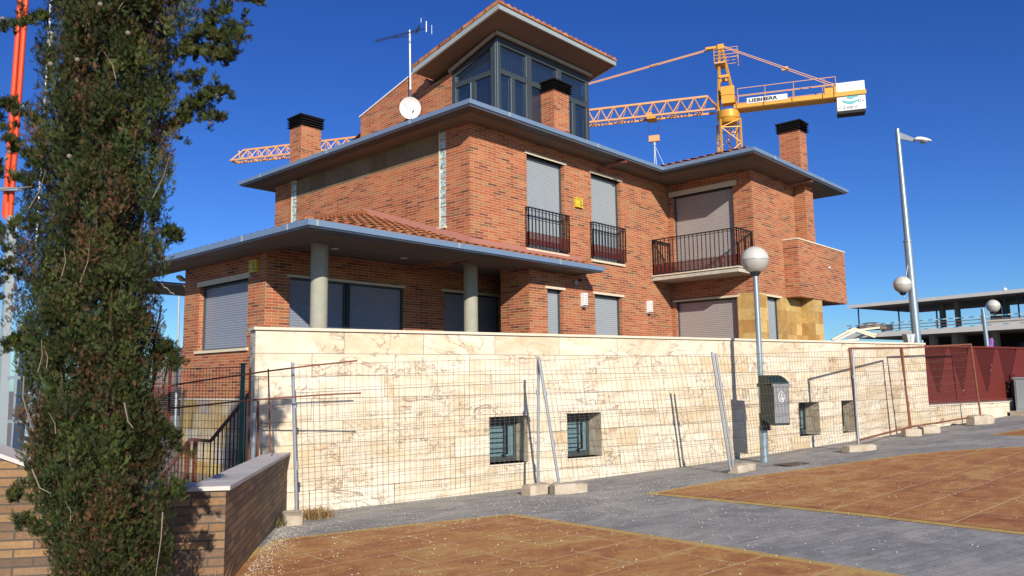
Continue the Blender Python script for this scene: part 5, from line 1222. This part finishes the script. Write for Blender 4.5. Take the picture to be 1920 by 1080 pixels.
# ------------------------------------------------------------------ conifer
TD = 4.75
def conifer():
    rs = np.random.RandomState(11)
    base = near(196, 1100, TD); base.z = zg(base.x, base.y)
    t = thing('cypress_tree', base, 'tall narrow dark green conifer with browned patches at the left of the low wall', 'tree')
    lumps = []   # (centre, rx, rz, dead)
    def add(px, py, dep, rx, rz, dead): lumps.append((np.array(near(px, py, dep)), rx, rz, dead))
    def edges(y):
        yy = [-500, -250, 0, 150, 300, 450, 600, 750, 900, 1000, 1100, 1200]; l = [110, 70, 62, 66, 45, 15, 22, 30, 45, 70, 95, 120]; r = [270, 320, 352, 338, 322, 314, 312, 318, 322, 316, 312, 300]
        return np.interp(y, yy, l), np.interp(y, yy, r)
    for k in range(2500):
        y = rs.uniform(-480, 1190); l, r = edges(y); c = (l+r)/2; hw_ = (r-l)/2; a = rs.uniform(0, 2*np.pi); q = np.sqrt(rs.uniform(.10, 1)); lob = .5+.25*np.sin(3*a+y*.006+1.1)+.17*np.sin(5*a-y*.011+.4)+.12*np.sin(9*a+y*.021)+.12*np.sin(y*.03+2*a); q *= .76+.34*lob
        px = c+hw_*q*np.cos(a)*1.0; dep = TD+hw_*TD/F*q*np.sin(a)*.95; fld = np.sin(px*.045+1.2*np.sin(y*.013))+np.sin(y*.021+px*.02+2.)+.6*np.sin(px*.11-y*.05)
        dead = .03+.42*(fld > 1.25)+.15*(fld > .5)+.12*(rs.rand() < .2) + (.30 if (y > 760 and px > 200 and rs.rand() < .42) else 0)+(.35 if rs.rand() < .05 else 0)
        add(px, y, dep, rs.uniform(.035, .07), rs.uniform(.07, .17), dead)
    for k in range(520):
        y = rs.uniform(-480, 1190); l, r = edges(y); c = (l+r)/2; hw_ = (r-l)/2; a = rs.uniform(0, 2*np.pi); q = .55*np.sqrt(rs.rand())
        add(c+hw_*q*np.cos(a), y, TD+hw_*TD/F*q*np.sin(a), .085, .12, -1)
    def branch(pts, n, rx, dead=.08, dz=0):
        for k in range(n):
            s = rs.rand()*(len(pts)-1); i = int(s); f = s-i; p = [pts[i][j]+(pts[i+1][j]-pts[i][j])*f for j in (0, 1)]
            e_ = 3+15*rs.rand()**2.2; add(p[0]+rs.normal(0, e_), p[1]+rs.normal(0, e_)-2, TD+dz+rs.normal(0, .04), rx*rs.uniform(.6, 1.1), rx*rs.uniform(.9, 2.2), dead)
    br = [[(330, 110), (372, 62), (410, 30), (447, -4), (490, 8)], [(372, 62), (420, 75), (455, 60)], [(340, 95), (400, 105), (440, 108)], [(325, 240), (360, 205), (392, 180), (432, 172)], [(345, 225), (390, 222), (425, 228)], [(320, 160), (360, 150), (380, 140)],
          [(90, 30), (50, 45), (5, 55)], [(80, 230), (30, 210), (0, 195)], [(75, 300), (35, 290), (0, 240)], [(60, 420), (10, 430), (-20, 470)], [(310, 440), (330, 445)], [(70, 640), (30, 650), (15, 640)], [(70, 870), (30, 930), (20, 940)], [(310, 650), (335, 690)], [(320, 920), (345, 930)], [(300, 800), (340, 850)], [(80, 1000), (45, 985), (40, 975)], [(60, 340), (5, 330), (-20, 300)], [(40, 520), (0, 500), (-20, 560)]]
    for i, p in enumerate(br): branch(p, 120 if i < 4 else 34, .009 if i < 6 else .014, .06)
    # sprig template: axis plus side leaflets (diamonds), in x (side), y (along), z
    dia = []
    def diamond(p, d, l, wd):
        n_ = np.array([-d[1], d[0], 0]); return [p, p+d*l*.45+n_*wd, p+d*l, p+d*l*.45-n_*wd]
    ax_ = np.array([0, 1., 0]); dia.append(diamond(np.zeros(3), ax_, 1.0, .04))
    for k in range(4):
        y = .10+.20*k
        for s in (-1, 1):
            a = .55-.05*k; d = np.array([s*np.sin(a), np.cos(a), rs.uniform(-.25, .25)]); dia.append(diamond(np.array([0, y, 0]), d, .52-.07*k, .042))
    tpl = np.array(dia)      # (11,4,3)
    V = []; COL = []
    for (c, rx, rz, dead) in lumps:
        n_ = int((74+rs.rand()*36)*min(1, rx/.042)**.8); tone = rs.uniform(.35, 1.35)*(1.25 if rs.rand() < .25 else 1); yel = rs.rand()
        for k in range(n_):
            o = rs.normal(0, 1, 3); o = o/np.linalg.norm(o)*rs.rand()**.45; pos = c+o*np.array([rx, rx, rz])
            d = np.array([o[0]*.7, o[1]*.7, .75+o[2]*.3])+rs.normal(0, .28, 3); d /= np.linalg.norm(d)
            s_ = np.cross(d, rs.normal(0, 1, 3)); s_ /= np.linalg.norm(s_); nn2 = np.cross(s_, d); L = (rs.uniform(.014, .036) if rs.rand() < .85 else rs.uniform(.036, .055)) if dead >= 0 else rs.uniform(.02, .042)
            Bm = np.array([s_, d, nn2])*L
            V.append(tpl@Bm+pos)
            if rs.rand() < abs(dead)*(.35 if dead < 0 else 1): col = np.array([.125, .062, .028])*rs.uniform(.4, 1.15)
            else:
                g_ = rs.uniform(.75, 1.2)*tone; col = np.array([.027+.028*yel, .045+.019*yel, .012])*g_
            COL.append(col)
    V = np.array(V); COL = np.array(COL); ns = V.shape[0]; nq = 9
    off = np.array(base); co_ = (V.reshape(-1, 3)-off).astype(np.float32); nf = ns*nq
    me = bpy.data.meshes.new('crown'); me.vertices.add(nf*4); me.vertices.foreach_set('co', co_.ravel()); me.loops.add(nf*4); me.loops.foreach_set('vertex_index', np.arange(nf*4, dtype=np.int32))
    me.polygons.add(nf); me.polygons.foreach_set('loop_start', np.arange(0, nf*4, 4, dtype=np.int32)); me.update(calc_edges=True)
    at = me.color_attributes.new('tint', 'FLOAT_COLOR', 'POINT'); cc_ = np.ones((nf*4, 4), np.float32); cc_[:, :3] = np.repeat(COL, nq*4, axis=0); at.data.foreach_set('color', cc_.ravel())
    m, nt_, b_ = newmat('conifer foliage'); an = nt_.nodes.new('ShaderNodeAttribute'); an.attribute_name = 'tint'; nt_.links.new(an.outputs['Color'], b_.inputs['Base Color']); b_.inputs['Roughness'].default_value = .65; b_.inputs['Specular IOR Level'].default_value = .25
    tl2 = nt_.nodes.new('ShaderNodeBsdfTranslucent'); nt_.links.new(an.outputs['Color'], tl2.inputs[0]); ms = nt_.nodes.new('ShaderNodeMixShader'); ms.inputs[0].default_value = .08
    nt_.links.new(b_.outputs[0], ms.inputs[1]); nt_.links.new(tl2.outputs[0], ms.inputs[2]); nt_.links.new(ms.outputs[0], nt_.nodes['Material Output'].inputs[0])
    me.materials.append(m); o = bpy.data.objects.new('crown', me); C.objects.link(o); o.parent = t
    tk = MB(); P0 = Vector(base); top = near(225, -470, TD)
    tk.tube([P0, P0.lerp(top, .3)+rt*.03, P0.lerp(top, .6)-rt*.02, top], .065, 10, .012)
    for k in range(16):
        s0 = rs.uniform(.05, .5); a = rs.uniform(0, 6.28); q = P0.lerp(top, s0); e = q+Vector((math.cos(a)*.32, math.sin(a)*.32, rs.uniform(.7, 1.3))); tk.tube([q, q.lerp(e, .35)+Vector((math.cos(a)*.08, math.sin(a)*.08, 0)), e], .018, 6, .005)
    tk.build('trunk', M['bark'], t, smooth=True)
    def twig(pts, r, n, r2):
        m_ = MB(); m_.tube(pts, r, n, r2); m_.build('twig', M['twig'], t)
    for p in br[:4]: twig([near(x, y, TD) for x, y in ([(260, 190)] + p if p is br[0] else p)], .010, 5, .004)
    for p in (((233, 755), (240, 790), (250, 803)), ((45, 705), (43, 745), (58, 800)), ((60, 880), (75, 915), (95, 925)), ((305, 960), (302, 1010), (292, 1080)), ((0, 355), (60, 350))):
        twig([near(x, y, TD-.50) for x, y in p], .0045, 5, .002)
    for k in range(12):
        y = rs.uniform(0, 1080); l, r = edges(y); x = rs.uniform(l+20, r-20); a = rs.uniform(-.5, .5); Lp = rs.uniform(30, 90); dq = TD-rs.uniform(.25, .44)
        twig([near(x, y, dq), near(x+math.sin(a)*Lp*.5+5, y-Lp*.5, dq), near(x+math.sin(a)*Lp, y-Lp, dq)], .003, 4, .0012)
    for (x, y) in ((130, 293), (188, 8), (5, 35), (145, 112), (18, 285), (12, 296), (410, 183), (395, 230), (95, 120), (240, 62), (60, 350)): cn = MB(); cn.sphere(near(x, y, TD-.42 if 60 < x < 300 else TD), .013, 8, 6); cn.build('cone', M['twig'], t)
conifer()
bpy.context.view_layer.update()
